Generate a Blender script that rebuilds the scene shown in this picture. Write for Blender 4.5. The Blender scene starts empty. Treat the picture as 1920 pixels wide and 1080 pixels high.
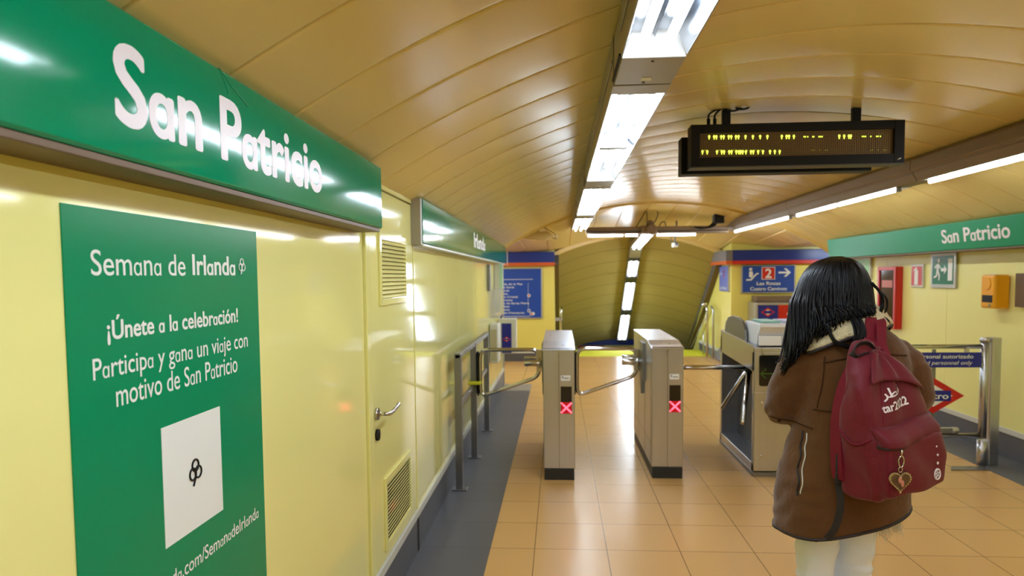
import bpy, bmesh, math, random, os
from math import sin, cos, pi, radians as RAD
from mathutils import Vector, Matrix, noise
from mathutils.bvhtree import BVHTree

random.seed(7)
SC = bpy.context.scene
COL = SC.collection

# ------------------------------------------------------------------ camera, world, exposure
cam_d = bpy.data.cameras.new('camera')
cam = bpy.data.objects.new('camera', cam_d)
COL.objects.link(cam)
cam_d.sensor_width = 36.0
cam_d.lens = 24.0
cam_d.shift_y = 55.0 / 1920.0
cam_d.clip_start = 0.05
cam_d.clip_end = 100
yaw, pitch, roll = RAD(-3.958), RAD(-3.338), RAD(-0.55)
_f = Vector((sin(yaw) * cos(pitch), cos(yaw) * cos(pitch), sin(pitch)))
_r = Vector((cos(yaw), -sin(yaw), 0))
_u = _r.cross(_f)
_r2 = cos(roll) * _r + sin(roll) * _u
_u2 = -sin(roll) * _r + cos(roll) * _u
_m = Matrix((_r2, _u2, -_f)).transposed().to_4x4()
_m.translation = (0, 0, 1.53)
cam.matrix_world = _m
cam_d.dof.use_dof = True
cam_d.dof.focus_distance = 1.9
cam_d.dof.aperture_fstop = 4.5
SC.camera = cam

world = bpy.data.worlds.new('world')
SC.world = world
world.use_nodes = True
world.node_tree.nodes['Background'].inputs[0].default_value = (0.02, 0.02, 0.02, 1)
world.node_tree.nodes['Background'].inputs[1].default_value = 0.3
SC.view_settings.view_transform = 'Standard'
SC.view_settings.look = 'None'
SC.view_settings.gamma = 1.0
SC.view_settings.use_curve_mapping = False
SC.view_settings.exposure = 0.44
SC.cycles.use_denoising = True
SC.cycles.max_bounces = 10
SC.cycles.diffuse_bounces = 6
SC.cycles.glossy_bounces = 5
SC.cycles.sample_clamp_indirect = 6.0
SC.cycles.caustics_reflective = False
SC.cycles.caustics_refractive = False
TUBE = 34.0        # strength of the fluorescent tubes

# ------------------------------------------------------------------ materials
def srgb(h):
    if isinstance(h, str):
        c = [int(h[i:i + 2], 16) / 255 for i in (0, 2, 4)]
    else:
        c = [v / 255 for v in h]
    return tuple(v / 12.92 if v <= .04045 else ((v + .055) / 1.055) ** 2.4 for v in c)

MATS = {}
def mat(name, col, rough=.5, metal=0.0, spec=.5, coat=0.0, var=0.0, vscale=3.0, bump=0.0, bscale=40.0,
        emit=None, strength=0.0, stretch=None, sheen=0.0, rvar=0.0, alpha=1.0, transmission=0.0):
    if name in MATS:
        return MATS[name]
    m = bpy.data.materials.new(name)
    m.use_nodes = True
    nt = m.node_tree
    b = nt.nodes['Principled BSDF']
    c = (*srgb(col), 1)
    b.inputs['Base Color'].default_value = c
    b.inputs['Roughness'].default_value = rough
    b.inputs['Metallic'].default_value = metal
    b.inputs['Specular IOR Level'].default_value = spec
    b.inputs['Coat Weight'].default_value = coat
    b.inputs['Coat Roughness'].default_value = .06
    b.inputs['Sheen Weight'].default_value = sheen
    if transmission:
        b.inputs['Transmission Weight'].default_value = transmission
    tc = nt.nodes.new('ShaderNodeTexCoord')
    src = tc.outputs['Object']
    if stretch:
        mp = nt.nodes.new('ShaderNodeMapping')
        mp.inputs['Scale'].default_value = stretch
        nt.links.new(src, mp.inputs['Vector'])
        src = mp.outputs['Vector']
    if var or rvar:
        n = nt.nodes.new('ShaderNodeTexNoise')
        n.inputs['Scale'].default_value = vscale
        n.inputs['Detail'].default_value = 6
        nt.links.new(src, n.inputs['Vector'])
        if var:
            mx = nt.nodes.new('ShaderNodeMix')
            mx.data_type = 'RGBA'
            mx.inputs[6].default_value = tuple(v * (1 - var) for v in c[:3]) + (1,)
            mx.inputs[7].default_value = tuple(min(1, v * (1 + var)) for v in c[:3]) + (1,)
            nt.links.new(n.outputs['Fac'], mx.inputs[0])
            nt.links.new(mx.outputs[2], b.inputs['Base Color'])
        if rvar:
            mr = nt.nodes.new('ShaderNodeMapRange')
            mr.inputs['To Min'].default_value = max(0, rough - rvar)
            mr.inputs['To Max'].default_value = rough + rvar
            nt.links.new(n.outputs['Fac'], mr.inputs['Value'])
            nt.links.new(mr.outputs['Result'], b.inputs['Roughness'])
    if bump:
        n2 = nt.nodes.new('ShaderNodeTexNoise')
        n2.inputs['Scale'].default_value = bscale
        n2.inputs['Detail'].default_value = 4
        nt.links.new(src, n2.inputs['Vector'])
        bp = nt.nodes.new('ShaderNodeBump')
        bp.inputs['Strength'].default_value = bump
        bp.inputs['Distance'].default_value = .01
        nt.links.new(n2.outputs['Fac'], bp.inputs['Height'])
        nt.links.new(bp.outputs['Normal'], b.inputs['Normal'])
        if coat:
            nt.links.new(bp.outputs['Normal'], b.inputs['Coat Normal'])
    if emit:
        b.inputs['Emission Color'].default_value = (*srgb(emit), 1)
        b.inputs['Emission Strength'].default_value = strength
    MATS[name] = m
    return m

def tile_mat(name, c1, c2, mortar, size, off, rough, msize=.0025, bumpv=.15):
    m = bpy.data.materials.new(name)
    m.use_nodes = True
    nt = m.node_tree
    b = nt.nodes['Principled BSDF']
    tc = nt.nodes.new('ShaderNodeTexCoord')
    mp = nt.nodes.new('ShaderNodeMapping')
    mp.inputs['Location'].default_value = (-off[0], -off[1], 0)
    br = nt.nodes.new('ShaderNodeTexBrick')
    br.offset = 0.0
    br.squash = 1.0
    br.inputs['Scale'].default_value = 1.0
    br.inputs['Brick Width'].default_value = size
    br.inputs['Row Height'].default_value = size
    br.inputs['Mortar Size'].default_value = msize
    br.inputs['Mortar Smooth'].default_value = .2
    br.inputs['Color1'].default_value = (*srgb(c1), 1)
    br.inputs['Color2'].default_value = (*srgb(c2), 1)
    br.inputs['Mortar'].default_value = (*srgb(mortar), 1)
    nt.links.new(tc.outputs['Object'], mp.inputs['Vector'])
    nt.links.new(mp.outputs['Vector'], br.inputs['Vector'])
    n = nt.nodes.new('ShaderNodeTexNoise')
    n.inputs['Scale'].default_value = 2.5
    n.inputs['Detail'].default_value = 8
    nt.links.new(tc.outputs['Object'], n.inputs['Vector'])
    mx = nt.nodes.new('ShaderNodeMix')
    mx.data_type = 'RGBA'
    mx.blend_type = 'MULTIPLY'
    mx.inputs[0].default_value = .35
    nt.links.new(br.outputs['Color'], mx.inputs[6])
    nt.links.new(n.outputs['Color'], mx.inputs[7])
    hs = nt.nodes.new('ShaderNodeMapRange')
    hs.inputs['From Min'].default_value = .3
    hs.inputs['From Max'].default_value = .7
    hs.inputs['To Min'].default_value = .992
    hs.inputs['To Max'].default_value = 1.0
    nt.links.new(n.outputs['Fac'], hs.inputs['Value'])
    nt.links.new(hs.outputs['Result'], mx.inputs[7])
    mx.inputs[0].default_value = 1.0
    nt.links.new(mx.outputs[2], b.inputs['Base Color'])
    mr = nt.nodes.new('ShaderNodeMapRange')
    mr.inputs['To Min'].default_value = rough
    mr.inputs['To Max'].default_value = rough + .003
    nt.links.new(n.outputs['Fac'], mr.inputs['Value'])
    nt.links.new(mr.outputs['Result'], b.inputs['Roughness'])
    bp = nt.nodes.new('ShaderNodeBump')
    bp.inputs['Strength'].default_value = bumpv
    bp.inputs['Distance'].default_value = .004
    bp.invert = True
    nt.links.new(br.outputs['Fac'], bp.inputs['Height'])
    nt.links.new(bp.outputs['Normal'], b.inputs['Normal'])
    MATS[name] = m
    return m

M_WALL = mat('yellow_panel', (233, 229, 151), .07, spec=.42, var=.03, vscale=1.5, bump=.006, bscale=4)
M_WALLR = mat('yellow_panel_right', (236, 233, 152), .34, spec=.4, var=.03, vscale=1.5)
M_WALLF = mat('yellow_panel_lobby', (228, 218, 114), .3, var=.04, vscale=1.5, bump=.01, bscale=4)
M_SEAM = mat('seam_dark', (96, 88, 48), .7)
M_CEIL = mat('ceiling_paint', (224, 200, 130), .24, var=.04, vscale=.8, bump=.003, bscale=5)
M_CEILD = mat('ceiling_paint_shaded', (158, 140, 74), .5, var=.06, vscale=.8)  # ceiling paint darkened in colour for the weaker light over the stairs
M_GREEN = mat('green_vinyl', (0, 134, 92), .085, spec=.35, var=.04, vscale=2, bump=.012, bscale=10)
M_GREENR = mat('green_vinyl_right', (0, 140, 98), .3, spec=.3, var=.03, vscale=2)
M_GREENP = mat('green_poster', (0, 134, 88), .2, spec=.2, var=.03, vscale=3, bump=.012, bscale=10)
M_WHITE = mat('white_vinyl', (235, 228, 236), .3)
M_WHITEP = mat('white_print', (232, 236, 234), .35)
M_BROWN = mat('bronze_trim', (104, 82, 60), .45, metal=.3, var=.12, vscale=6)
M_LTRIM = mat('light_trim', (206, 208, 200), .35, var=.05)
M_GREYB = mat('grey_baseboard', (84, 84, 90), .38, var=.08, vscale=4)
M_STEEL = mat('brushed_steel', (194, 196, 204), .3, metal=1, var=.08, vscale=30, stretch=(1, 1, .05), rvar=.07)
M_STEELD = mat('dull_steel', (136, 136, 138), .38, metal=.9, var=.1, vscale=20, rvar=.08)
M_CHROME = mat('polished_steel', (200, 198, 194), .13, metal=1, rvar=.04, vscale=12)
M_BLACK = mat('black_plastic', (11, 11, 12), .5, spec=.25)
M_BLACKG = mat('black_glass', (10, 10, 12), .08, spec=.6)
M_DGREY = mat('dark_grey_paint', (66, 66, 68), .5, var=.1)
M_PLINTH = mat('plinth_black', (34, 36, 38), .5, var=.2, vscale=25)
M_LAMPW = mat('lamp_white', (150, 148, 146), .3, var=.04)
M_REFL = mat('lamp_reflector', (112, 117, 126), .14, metal=1, var=.05)
M_LAMPG = mat('lamp_grey', (156, 150, 142), .4, metal=.25, var=.06)
M_LAMPB = mat('trunking_taupe', (132, 112, 92), .45, metal=.35, var=.08)
M_TUBE = mat('fluorescent_tube', (250, 250, 250), .3, emit=(226, 241, 255), strength=TUBE)
M_TUBED = mat('fluorescent_tube_dim', (250, 250, 250), .3, emit=(246, 248, 250), strength=TUBE * .9)
M_BLUE = mat('blue_panel', (26, 70, 168), .25, var=.05)
M_BLUED = mat('navy_band', (14, 42, 136), .3, var=.06)
M_BLUES = mat('royal_blue', (24, 34, 140), .25)
M_LILAC = mat('pale_blue_sign', (92, 110, 190), .35)
M_ORANGE = mat('orange_strip', (206, 92, 30), .35)
M_RED = mat('signal_red', (196, 26, 28), .3)
M_REDT = mat('red_trim', (200, 40, 30), .35)
M_GREYC = mat('grey_corner', (112, 110, 116), .4)
M_YELBOX = mat('amber_plastic', (236, 166, 10), .35, var=.03)
M_EXITG = mat('exit_green', (0, 112, 84), .25)
M_PALEG = mat('pale_green', (140, 204, 138), .35)
M_MINT = mat('mint_sign', (178, 218, 196), .35)
M_ALU = mat('satin_aluminium', (184, 184, 180), .35, metal=.7, var=.04)
M_REDLED = mat('red_led', (255, 90, 110), .4, emit=(255, 70, 90), strength=3.2)
M_REDGLOW = mat('red_led_field', (90, 0, 12), .3, emit=(210, 0, 30), strength=.45)
M_YELLED = mat('yellow_green_led', (230, 255, 90), .4, emit=(226, 255, 84), strength=1.7)
M_YELDIM = mat('dim_led', (150, 150, 40), .4, emit=(170, 165, 40), strength=.5)
M_GREENLED = mat('green_led', (60, 110, 20), .4, emit=(90, 140, 20), strength=.16)
M_SCREEN = mat('led_matrix', (140, 110, 62), .45, var=.05)
M_TRAY = mat('tray_white', (228, 230, 238), .4)
M_PAPER = mat('paper', (232, 235, 242), .7, var=.03)
M_GLASS = mat('cabinet_glass', (60, 34, 30), .08, spec=.6, var=.3, vscale=8)
M_TACT = mat('tactile_yellow', (206, 204, 50), .8, spec=.2, var=.05)
M_COAT = mat('suede_brown', (92, 58, 26), .85, spec=.2, var=.22, vscale=7, bump=.25, bscale=60, sheen=.25)
M_COATS = mat('suede_seam', (64, 39, 17), .8, spec=.2)
M_TRIM = mat('coat_piping', (34, 24, 26), .55)
M_SHERPA = mat('sherpa_cream', (214, 200, 160), .95, spec=.1, var=.12, vscale=60, bump=1.0, bscale=130, sheen=.4)
M_HAIR = mat('black_hair', (5, 4, 6), .36, spec=.18, var=.3, vscale=30)
M_BAG = mat('maroon_canvas', (102, 7, 30), .6, spec=.35, var=.08, vscale=6, bump=.12, bscale=220, sheen=.1)
M_BAGD = mat('maroon_strap', (110, 10, 36), .65, spec=.3, bump=.15, bscale=260)
M_WEB = mat('black_webbing', (20, 19, 22), .6, bump=.2, bscale=300)
M_PANTS = mat('white_denim', (224, 233, 250), .8, var=.04, vscale=12, bump=.15, bscale=90)
M_FUR = mat('white_fringe', (222, 216, 204), .9)
M_SKIN = mat('skin', (206, 158, 128), .5)
M_GOLD = mat('pale_gold', (206, 184, 128), .3, metal=.8, bump=.9, bscale=260)
M_PHOTO1 = mat('photo_brown', (92, 66, 44), .3, var=.6, vscale=60)
M_PHOTO2 = mat('photo_pink', (196, 130, 116), .3)
M_DARKIN = mat('dark_gap', (40, 34, 24), .8)
M_FLOOR = tile_mat('floor_tiles', (213, 168, 106), (209, 164, 102), (104, 74, 40), .4045, (-.145, 3.771), .27)
M_FLOORG = tile_mat('grey_tiles', (94, 94, 100), (87, 87, 93), (60, 60, 64), .4045, (-.395, 3.771), .42)

# ------------------------------------------------------------------ mesh helpers
class MB:
    def __init__(s):
        s.v, s.f, s.mi, s.sm = [], [], [], []
        s.mats = []
    def mid(s, m):
        if m is None:
            return 0
        if m not in s.mats:
            s.mats.append(m)
        return s.mats.index(m)
    def face(s, idx, mi=0, smooth=False):
        s.f.append(tuple(idx)); s.mi.append(mi); s.sm.append(smooth)
    def box(s, x0, x1, y0, y1, z0, z1, m=None):
        b = len(s.v); k = s.mid(m)
        for z in (z0, z1):
            s.v += [(x0, y0, z), (x1, y0, z), (x1, y1, z), (x0, y1, z)]
        for q in ((3, 2, 1, 0), (4, 5, 6, 7), (0, 1, 5, 4), (1, 2, 6, 5), (2, 3, 7, 6), (3, 0, 4, 7)):
            s.face([b + i for i in q], k)
        return s
    def obox(s, c, ax, ay, az, m=None):
        """box from centre and three half-axis vectors"""
        b = len(s.v); k = s.mid(m)
        c, ax, ay, az = map(Vector, (c, ax, ay, az))
        for sz in (-1, 1):
            for sx, sy in ((-1, -1), (1, -1), (1, 1), (-1, 1)):
                s.v.append(tuple(c + ax * sx + ay * sy + az * sz))
        for q in ((3, 2, 1, 0), (4, 5, 6, 7), (0, 1, 5, 4), (1, 2, 6, 5), (2, 3, 7, 6), (3, 0, 4, 7)):
            s.face([b + i for i in q], k)
        return s
    def prism(s, poly, o, r, u, d, m=None):
        """polygon (a,b) in plane o + a*r + b*u, extruded along d"""
        b = len(s.v); k = s.mid(m); n = len(poly)
        o, r, u, d = map(Vector, (o, r, u, d))
        for q in (0, 1):
            for a, c in poly:
                s.v.append(tuple(o + r * a + u * c + d * q))
        s.face([b + i for i in range(n)][::-1], k)
        s.face([b + n + i for i in range(n)], k)
        for i in range(n):
            j = (i + 1) % n
            s.face([b + i, b + j, b + n + j, b + n + i], k)
        return s
    def tube(s, pts, r, n=10, closed=False, m=None, caps=True, flat=None):
        pts = [Vector(p) for p in pts]
        rs = r if isinstance(r, (list, tuple)) else [r] * len(pts)
        k = s.mid(m); L = len(pts); b = len(s.v)
        prev = None
        for i, p in enumerate(pts):
            if closed:
                t = pts[(i + 1) % L] - pts[i - 1]
            else:
                t = pts[min(i + 1, L - 1)] - pts[max(i - 1, 0)]
            t = t.normalized() if t.length > 1e-9 else Vector((0, 0, 1))
            if prev is None:
                a = Vector((0, 0, 1)) if abs(t.z) < .9 else Vector((0, 1, 0))
                nx = t.cross(a).normalized()
            else:
                nx = (prev - t * prev.dot(t))
                nx = nx.normalized() if nx.length > 1e-6 else t.orthogonal().normalized()
            prev = nx
            ny = t.cross(nx)
            for j in range(n):
                an = 2 * pi * j / n
                s.v.append(tuple(p + nx * (cos(an) * rs[i]) + ny * (sin(an) * rs[i] * (flat or 1))))
        for i in range(L if closed else L - 1):
            i2 = (i + 1) % L
            for j in range(n):
                j2 = (j + 1) % n
                s.face([b + i * n + j, b + i * n + j2, b + i2 * n + j2, b + i2 * n + j], k, True)
        if not closed and caps:
            s.face([b + j for j in range(n)][::-1], k)
            s.face([b + (L - 1) * n + j for j in range(n)], k)
        return s
    def cyl(s, p0, p1, r, n=20, m=None):
        return s.tube([p0, p1], r, n, m=m)
    def loft(s, rings, m=None, cap=True, smooth=True):
        k = s.mid(m); b = len(s.v); n = len(rings[0])
        for rg in rings:
            s.v += [tuple(p) for p in rg]
        for i in range(len(rings) - 1):
            for j in range(n):
                j2 = (j + 1) % n
                s.face([b + i * n + j, b + i * n + j2, b + (i + 1) * n + j2, b + (i + 1) * n + j], k, smooth)
        if cap:
            s.face([b + j for j in range(n)][::-1], k, smooth)
            s.face([b + (len(rings) - 1) * n + j for j in range(n)], k, smooth)
        return s
    def grid(s, fn, nu, nv, m=None, smooth=True):
        k = s.mid(m); b = len(s.v)
        for i in range(nu + 1):
            for j in range(nv + 1):
                s.v.append(tuple(fn(i / nu, j / nv)))
        for i in range(nu):
            for j in range(nv):
                a = b + i * (nv + 1) + j
                s.face([a, a + nv + 1, a + nv + 2, a + 1], k, smooth)
        return s
    def ell(s, c, r, n=16, m=None, rot=None):
        c = Vector(c)
        rings = []
        for i in range(1, n):
            th = pi * i / n
            ring_ = []
            for j in range(2 * n):
                ph = 2 * pi * j / (2 * n)
                p = Vector((r[0] * sin(th) * cos(ph), r[1] * sin(th) * sin(ph), -r[2] * cos(th)))
                if rot:
                    p = rot @ p
                ring_.append(c + p)
            rings.append(ring_)
        return s.loft(rings, m)
    def mesh(s, name):
        me = bpy.data.meshes.new(name)
        me.from_pydata(s.v, [], s.f)
        me.polygons.foreach_set('material_index', s.mi)
        me.polygons.foreach_set('use_smooth', s.sm)
        me.update()
        return me
    def build(s, name, m=None, parent=None, bevel=0.0, org=None, kind=None, smooth_angle=None, local=False):
        me = s.mesh(name)
        if s.mats:
            for q in s.mats:
                me.materials.append(q)
        elif m:
            me.materials.append(m)
        o = bpy.data.objects.new(name, me)
        COL.objects.link(o)
        if parent is not None:
            o.parent = parent
            if not local:
                me.transform(Matrix.Translation(-root_loc(parent)))
        else:
            if org is None:
                xs = [v[0] for v in s.v]; ys = [v[1] for v in s.v]; zs = [v[2] for v in s.v]
                org = ((min(xs) + max(xs)) / 2, (min(ys) + max(ys)) / 2, min(zs))
                if kind == 'structure':
                    org = (0, 0, 0)
            me.transform(Matrix.Translation(-Vector(org)))
            o.location = org
        if kind:
            o['kind'] = kind
        if bevel:
            bv = o.modifiers.new('edge', 'BEVEL')
            bv.width = bevel; bv.segments = 2; bv.limit_method = 'ANGLE'; bv.angle_limit = RAD(35)
        return o

def root_loc(o):
    while o.parent is not None:
        o = o.parent
    return Vector(o.location)

def tag(o, label, cat, group=None):
    o['label'] = label; o['category'] = cat
    if group:
        o['group'] = group
    return o

def thing(name, loc, label, cat, group=None):
    o = bpy.data.objects.new(name, None)
    o.empty_display_size = .1
    COL.objects.link(o)
    o.location = loc
    return tag(o, label, cat, group)

def kids(o):
    return [c for c in bpy.data.objects if c.parent == o]

def copy_tree(o, loc, label):
    def rec(a, par):
        c = a.copy()
        COL.objects.link(c)
        if par is not None:
            c.parent = par
        for ch in kids(a):
            rec(ch, c)
        return c
    r = rec(o, None)
    r.location = loc
    r['label'] = label
    return r

# ---- lettering
_inter = None
try:
    _p = os.path.join(bpy.utils.resource_path('LOCAL'), 'datafiles', 'fonts', 'Inter.woff2')
    if os.path.exists(_p):
        _inter = bpy.data.fonts.load(_p)
except Exception:
    _inter = None

def text_mesh(body, weight=0.0, extrude=0.0, single_a=False, shear=0.0, res=5, space=1.0):
    c = bpy.data.curves.new('lettering', 'FONT')
    if single_a and _inter:
        body = body.replace('a', '\u0251')
    c.body = body
    c.size = 1.0
    c.offset = 0.0
    c.resolution_u = res
    c.shear = shear
    c.space_character = space
    if single_a and _inter:
        c.font_bold = _inter
        for i, ch in enumerate(body):
            if ch == '\u0251':
                c.body_format[i].use_bold = True
    o = bpy.data.objects.new('lettering', c)
    COL.objects.link(o)
    dg = bpy.context.evaluated_depsgraph_get()
    me = bpy.data.meshes.new_from_object(o.evaluated_get(dg))
    bpy.data.objects.remove(o)
    return me

def lettering(name, body, o, r, u, width, height, m, parent, weight=0.0, single_a=False, shear=0.0, lift=.0015, thick=.001,
              ref=None, align='L', space=1.0):
    """text whose bounding box is width wide; height = cap height scale (bbox of ref if given)"""
    me = text_mesh(body, weight, 0, single_a, shear, space=space)
    xs = [v.co.x for v in me.vertices]; ys = [v.co.y for v in me.vertices]
    x0, x1 = min(xs), max(xs)
    sx = width / (x1 - x0)
    sy = height / (.70 if ref is None else ref)
    o, r, u = Vector(o), Vector(r).normalized(), Vector(u).normalized()
    nrm = r.cross(u)
    mb = MB()
    L = root_loc(parent) if parent is not None else Vector((0, 0, 0))
    off = {'L': 0, 'C': -width / 2, 'R': -width}[align]
    vs, fs = [], []
    nb = 1 if weight < .004 else (6 if weight < .015 else 10)
    x0 -= weight; x1 += weight; sx = width / (x1 - x0)
    for k in range(nb):
        an = 2 * pi * k / nb + .3
        wx, wy = (0, 0) if nb == 1 else (weight * cos(an), weight * .8 * sin(an))
        base = o + nrm * (lift + .00004 * k)
        b0 = len(vs)
        for v in me.vertices:
            vs.append(tuple(base + r * ((v.co.x + wx - x0) * sx + off) + u * ((v.co.y + wy) * sy) - L))
        fs += [tuple(b0 + i for i in p.vertices) for p in me.polygons]
    bpy.data.meshes.remove(me)
    me = bpy.data.meshes.new(name)
    me.from_pydata(vs, [], fs)
    me.materials.clear(); me.materials.append(m)
    ob = bpy.data.objects.new(name, me)
    COL.objects.link(ob)
    if parent is not None:
        ob.parent = parent
    return ob

def arc_pts(c, r, a0, a1, n, ax, ay):
    c, ax, ay = Vector(c), Vector(ax), Vector(ay)
    return [c + ax * (r * cos(a0 + (a1 - a0) * i / n)) + ay * (r * sin(a0 + (a1 - a0) * i / n)) for i in range(n + 1)]

def rounded(pts, rad, n=5, closed=True):
    """round the corners of a 3-D polyline"""
    pts = [Vector(p) for p in pts]; out = []; L = len(pts)
    for i, p in enumerate(pts):
        if not closed and i in (0, L - 1):
            out.append(p); continue
        a = (pts[i - 1] - p); b = (pts[(i + 1) % L] - p)
        r = min(rad, a.length * .45, b.length * .45)
        a, b = p + a.normalized() * r, p + b.normalized() * r
        for k in range(n + 1):
            t = k / n
            out.append(a * (1 - t) ** 2 + p * 2 * t * (1 - t) + b * t * t)
    return out

def smooth_path(pts, n=6):
    pts = [Vector(p) for p in pts]; out = []
    L = len(pts)
    for i in range(L - 1):
        p0, p1, p2, p3 = pts[max(i - 1, 0)], pts[i], pts[i + 1], pts[min(i + 2, L - 1)]
        for k in range(n):
            t = k / n
            out.append(.5 * ((2 * p1) + (p2 - p0) * t + (2 * p0 - 5 * p1 + 4 * p2 - p3) * t * t + (3 * p1 - p0 - 3 * p2 + p3) * t ** 3))
    out.append(pts[-1])
    return out

X_, Y_, Z_ = Vector((1, 0, 0)), Vector((0, 1, 0)), Vector((0, 0, 1))

# ================================================================== SETTING
XL, XR = -.80, 3.70
ZA, XC, RC = 2.57, 1.38, 4.14
def vault(x):
    return ZA - RC + math.sqrt(max(RC * RC - (x - XC) ** 2, 0.01))

# floor
f = MB()
f.box(XL, XR, -4, 9.7, -.1, 0)
f.box(-3.2, 6.2, 9.7, 12.6, -.1, 0)
f.box(-.08, 2.9, 12.6, 13.12, -.1, 0)
f.build('floor', M_FLOOR, kind='structure')
f = MB(); f.box(-.08, 2.9, 13.12, 14.3, -.1, .002)
f.build('floor_tactile', M_TACT, kind='structure')
f = MB(); f.box(XL, -.395, -4, 9.15, -.02, .002)
f.build('floor_left', M_FLOORG, kind='structure')
f = MB(); f.box(XL, -.395, 9.15, 9.72, -.02, .0025)
f.build('floor_plate', M_ALU, kind='structure')
f = MB(); f.box(3.32, XR, -4, 9.3, -.02, .002)
f.build('floor_right', M_FLOORG, kind='structure')
# stairs down
st = MB()
for i in range(18):
    st.box(-.08, 2.9, 14.3 + i * .27, 14.3 + (i + 1) * .27 + .02, -3.4, -.17 * (i + 1))
st.box(-.08, 2.9, 19.1, 22, -3.5, -3.2)
st.build('floor_steps', M_GREYB, kind='structure')

# side walls of the corridor: glossy panels with thin seams
def panel_wall(name, x, d, spans, z0, z1, back, m):
    w = MB()
    rp = random.Random(5)
    for a, b in spans:
        e0, e1 = rp.uniform(-.003, .001), rp.uniform(-.003, .001)
        w.prism([(x - d * .02, a + .0015), (x + d * e0, a + .0015), (x + d * e1, b - .0015), (x - d * .02, b - .0015)], (0, 0, z0), X_, Y_, (0, 0, z1 - z0), m)
    w.box(*back, M_SEAM)
    return w.build(name, None, kind='structure', bevel=.0015)

spansL = [(-4, -2.1), (-2.1, -.1), (-.1, 1.9), (1.9, 2.755)] + [(3.74, 4.41)] + [(4.41 + i * .99, 5.40 + i * .99) for i in range(5)] + [(9.36, 9.7)]
panel_wall('wall_left', XL, 1, spansL, .24, 2.06, (XL - .1, XL - .012, -4, 9.7, 0, 2.3), M_WALL)
spansR = [(-4 + i * 1.2, -2.8 + i * 1.2) for i in range(11)] + [(9.2, 9.3)]
panel_wall('wall_right', XR, -1, spansR, .24, 2.06, (XR + .012, XR + .1, -4, 9.3, 0, 2.3), M_WALLR)
for nm, x, d, y1 in (('left', XL, 1, 9.7), ('right', XR, -1, 9.3)):
    b = MB(); b.box(min(x - d * .02, x + d * .004), max(x - d * .02, x + d * .004), -4, y1, 0, .2)
    b.build('baseboard_' + nm, M_GREYB, kind='structure', bevel=.001)
    b = MB(); b.box(min(x - d * .02, x + d * .012), max(x - d * .02, x + d * .012), -4, y1, .2, .243)
    b.build('trim_1' if d > 0 else 'trim_2', M_LTRIM, kind='structure', bevel=.002)
b = MB(); b.box(XL + .003, XL + .0055, 3.69, 3.735, .0, .205); b.build('baseboard_gap_shade', M_DARKIN, kind='structure')  # dark strip laid on the baseboard as the shade of an open gap
# corner trim where the left wall ends, upper black shadow gap fillers
b = MB(); b.box(XL - .1, XL + .012, 9.68, 9.72, .0, 2.05)
b.build('trim_3', M_ALU, kind='structure')
# wall behind the camera
b = MB(); b.box(XL - .1, XR + .1, -4.1, -4, 0, 2.7)
b.build('wall_back', M_WALLF, kind='structure')

# ceiling of the corridor, curved panels with recessed joints
PITCH, JY0 = .376, 1.139
prof = [(0, .016), (.006, .014), (.012, .0), (.05, -.002), (.12, -.004), (.188, -.0045), (.256, -.004), (.326, -.002), (.364, .0), (.370, .014)]
c = MB()
NX = 48
for k in range(-14, 24):
    ya, yb = JY0 + PITCH * k + .0035, JY0 + PITCH * (k + 1) - .0035
    if ya > 9.70:
        break
    ya, yb = max(ya, -4.05), min(yb, 9.705)
    if yb <= ya:
        continue
    pr = [(ya, .016), (ya, .003), (ya + .006, -.001)] + [(ya + (yb - ya) * q, -.001 - .0022 * sin(pi * q)) for q in (.035, .15, .5, .85, .965)] + [(yb - .006, -.001), (yb, .003), (yb, .016)]
    def cl(u, v, pr=pr):
        y, dz = pr[min(int(round(v * (len(pr) - 1))), len(pr) - 1)]
        x = XL - .06 + u * (XR - XL + .12)
        return (x, y, vault(x) + dz)
    c.grid(cl, NX, len(pr) - 1, M_CEIL)
def backing(u, v):
    x = XL - .06 + u * (XR - XL + .12)
    return (x, -4.05 + v * 13.75, vault(x) + .016)
c.grid(backing, NX, 4, M_SEAM)
ce = c.build('ceiling', None, kind='structure')
# end lip of the vault
c = MB()
def lip(u, v):
    x = XL - .06 + u * (XR - XL + .12)
    q = [(9.70, 0.0), (9.70, -.03), (9.73, -.03), (9.73, .25)][int(round(v * 3))]
    return (x, q[0], vault(x) + q[1])
c.grid(lip, 40, 3, M_CEIL, smooth=False)
c.build('ceiling_lip', None, kind='structure')

# lobby ceiling: panels running towards the stairs
def zA_(x):
    return max(vault(max(min(x, 4.6), -1.9)) + .03, 2.0)
def zB_(x):
    return max(2.27 - (x - 1.4) ** 2 / 7.2, 1.985)
c = MB()
xs_ = []
x = -3.2
while x < 6.2:
    for a, dz in ((0, .012), (.008, .012), (.014, 0), (.36, 0), (.366, .012)):
        xs_.append((x + a, dz))
    x += .376
def lob(u, v):
    x, dz = xs_[min(int(round(u * (len(xs_) - 1))), len(xs_) - 1)]
    y = 9.71 + v * (12.5 - 9.71)
    return (x, y, zA_(x) * (1 - v) + zB_(x) * v + dz)
c.grid(lob, len(xs_) - 1, 8, M_CEIL, smooth=False)
c.build('ceiling_lobby', None, kind='structure')
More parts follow.
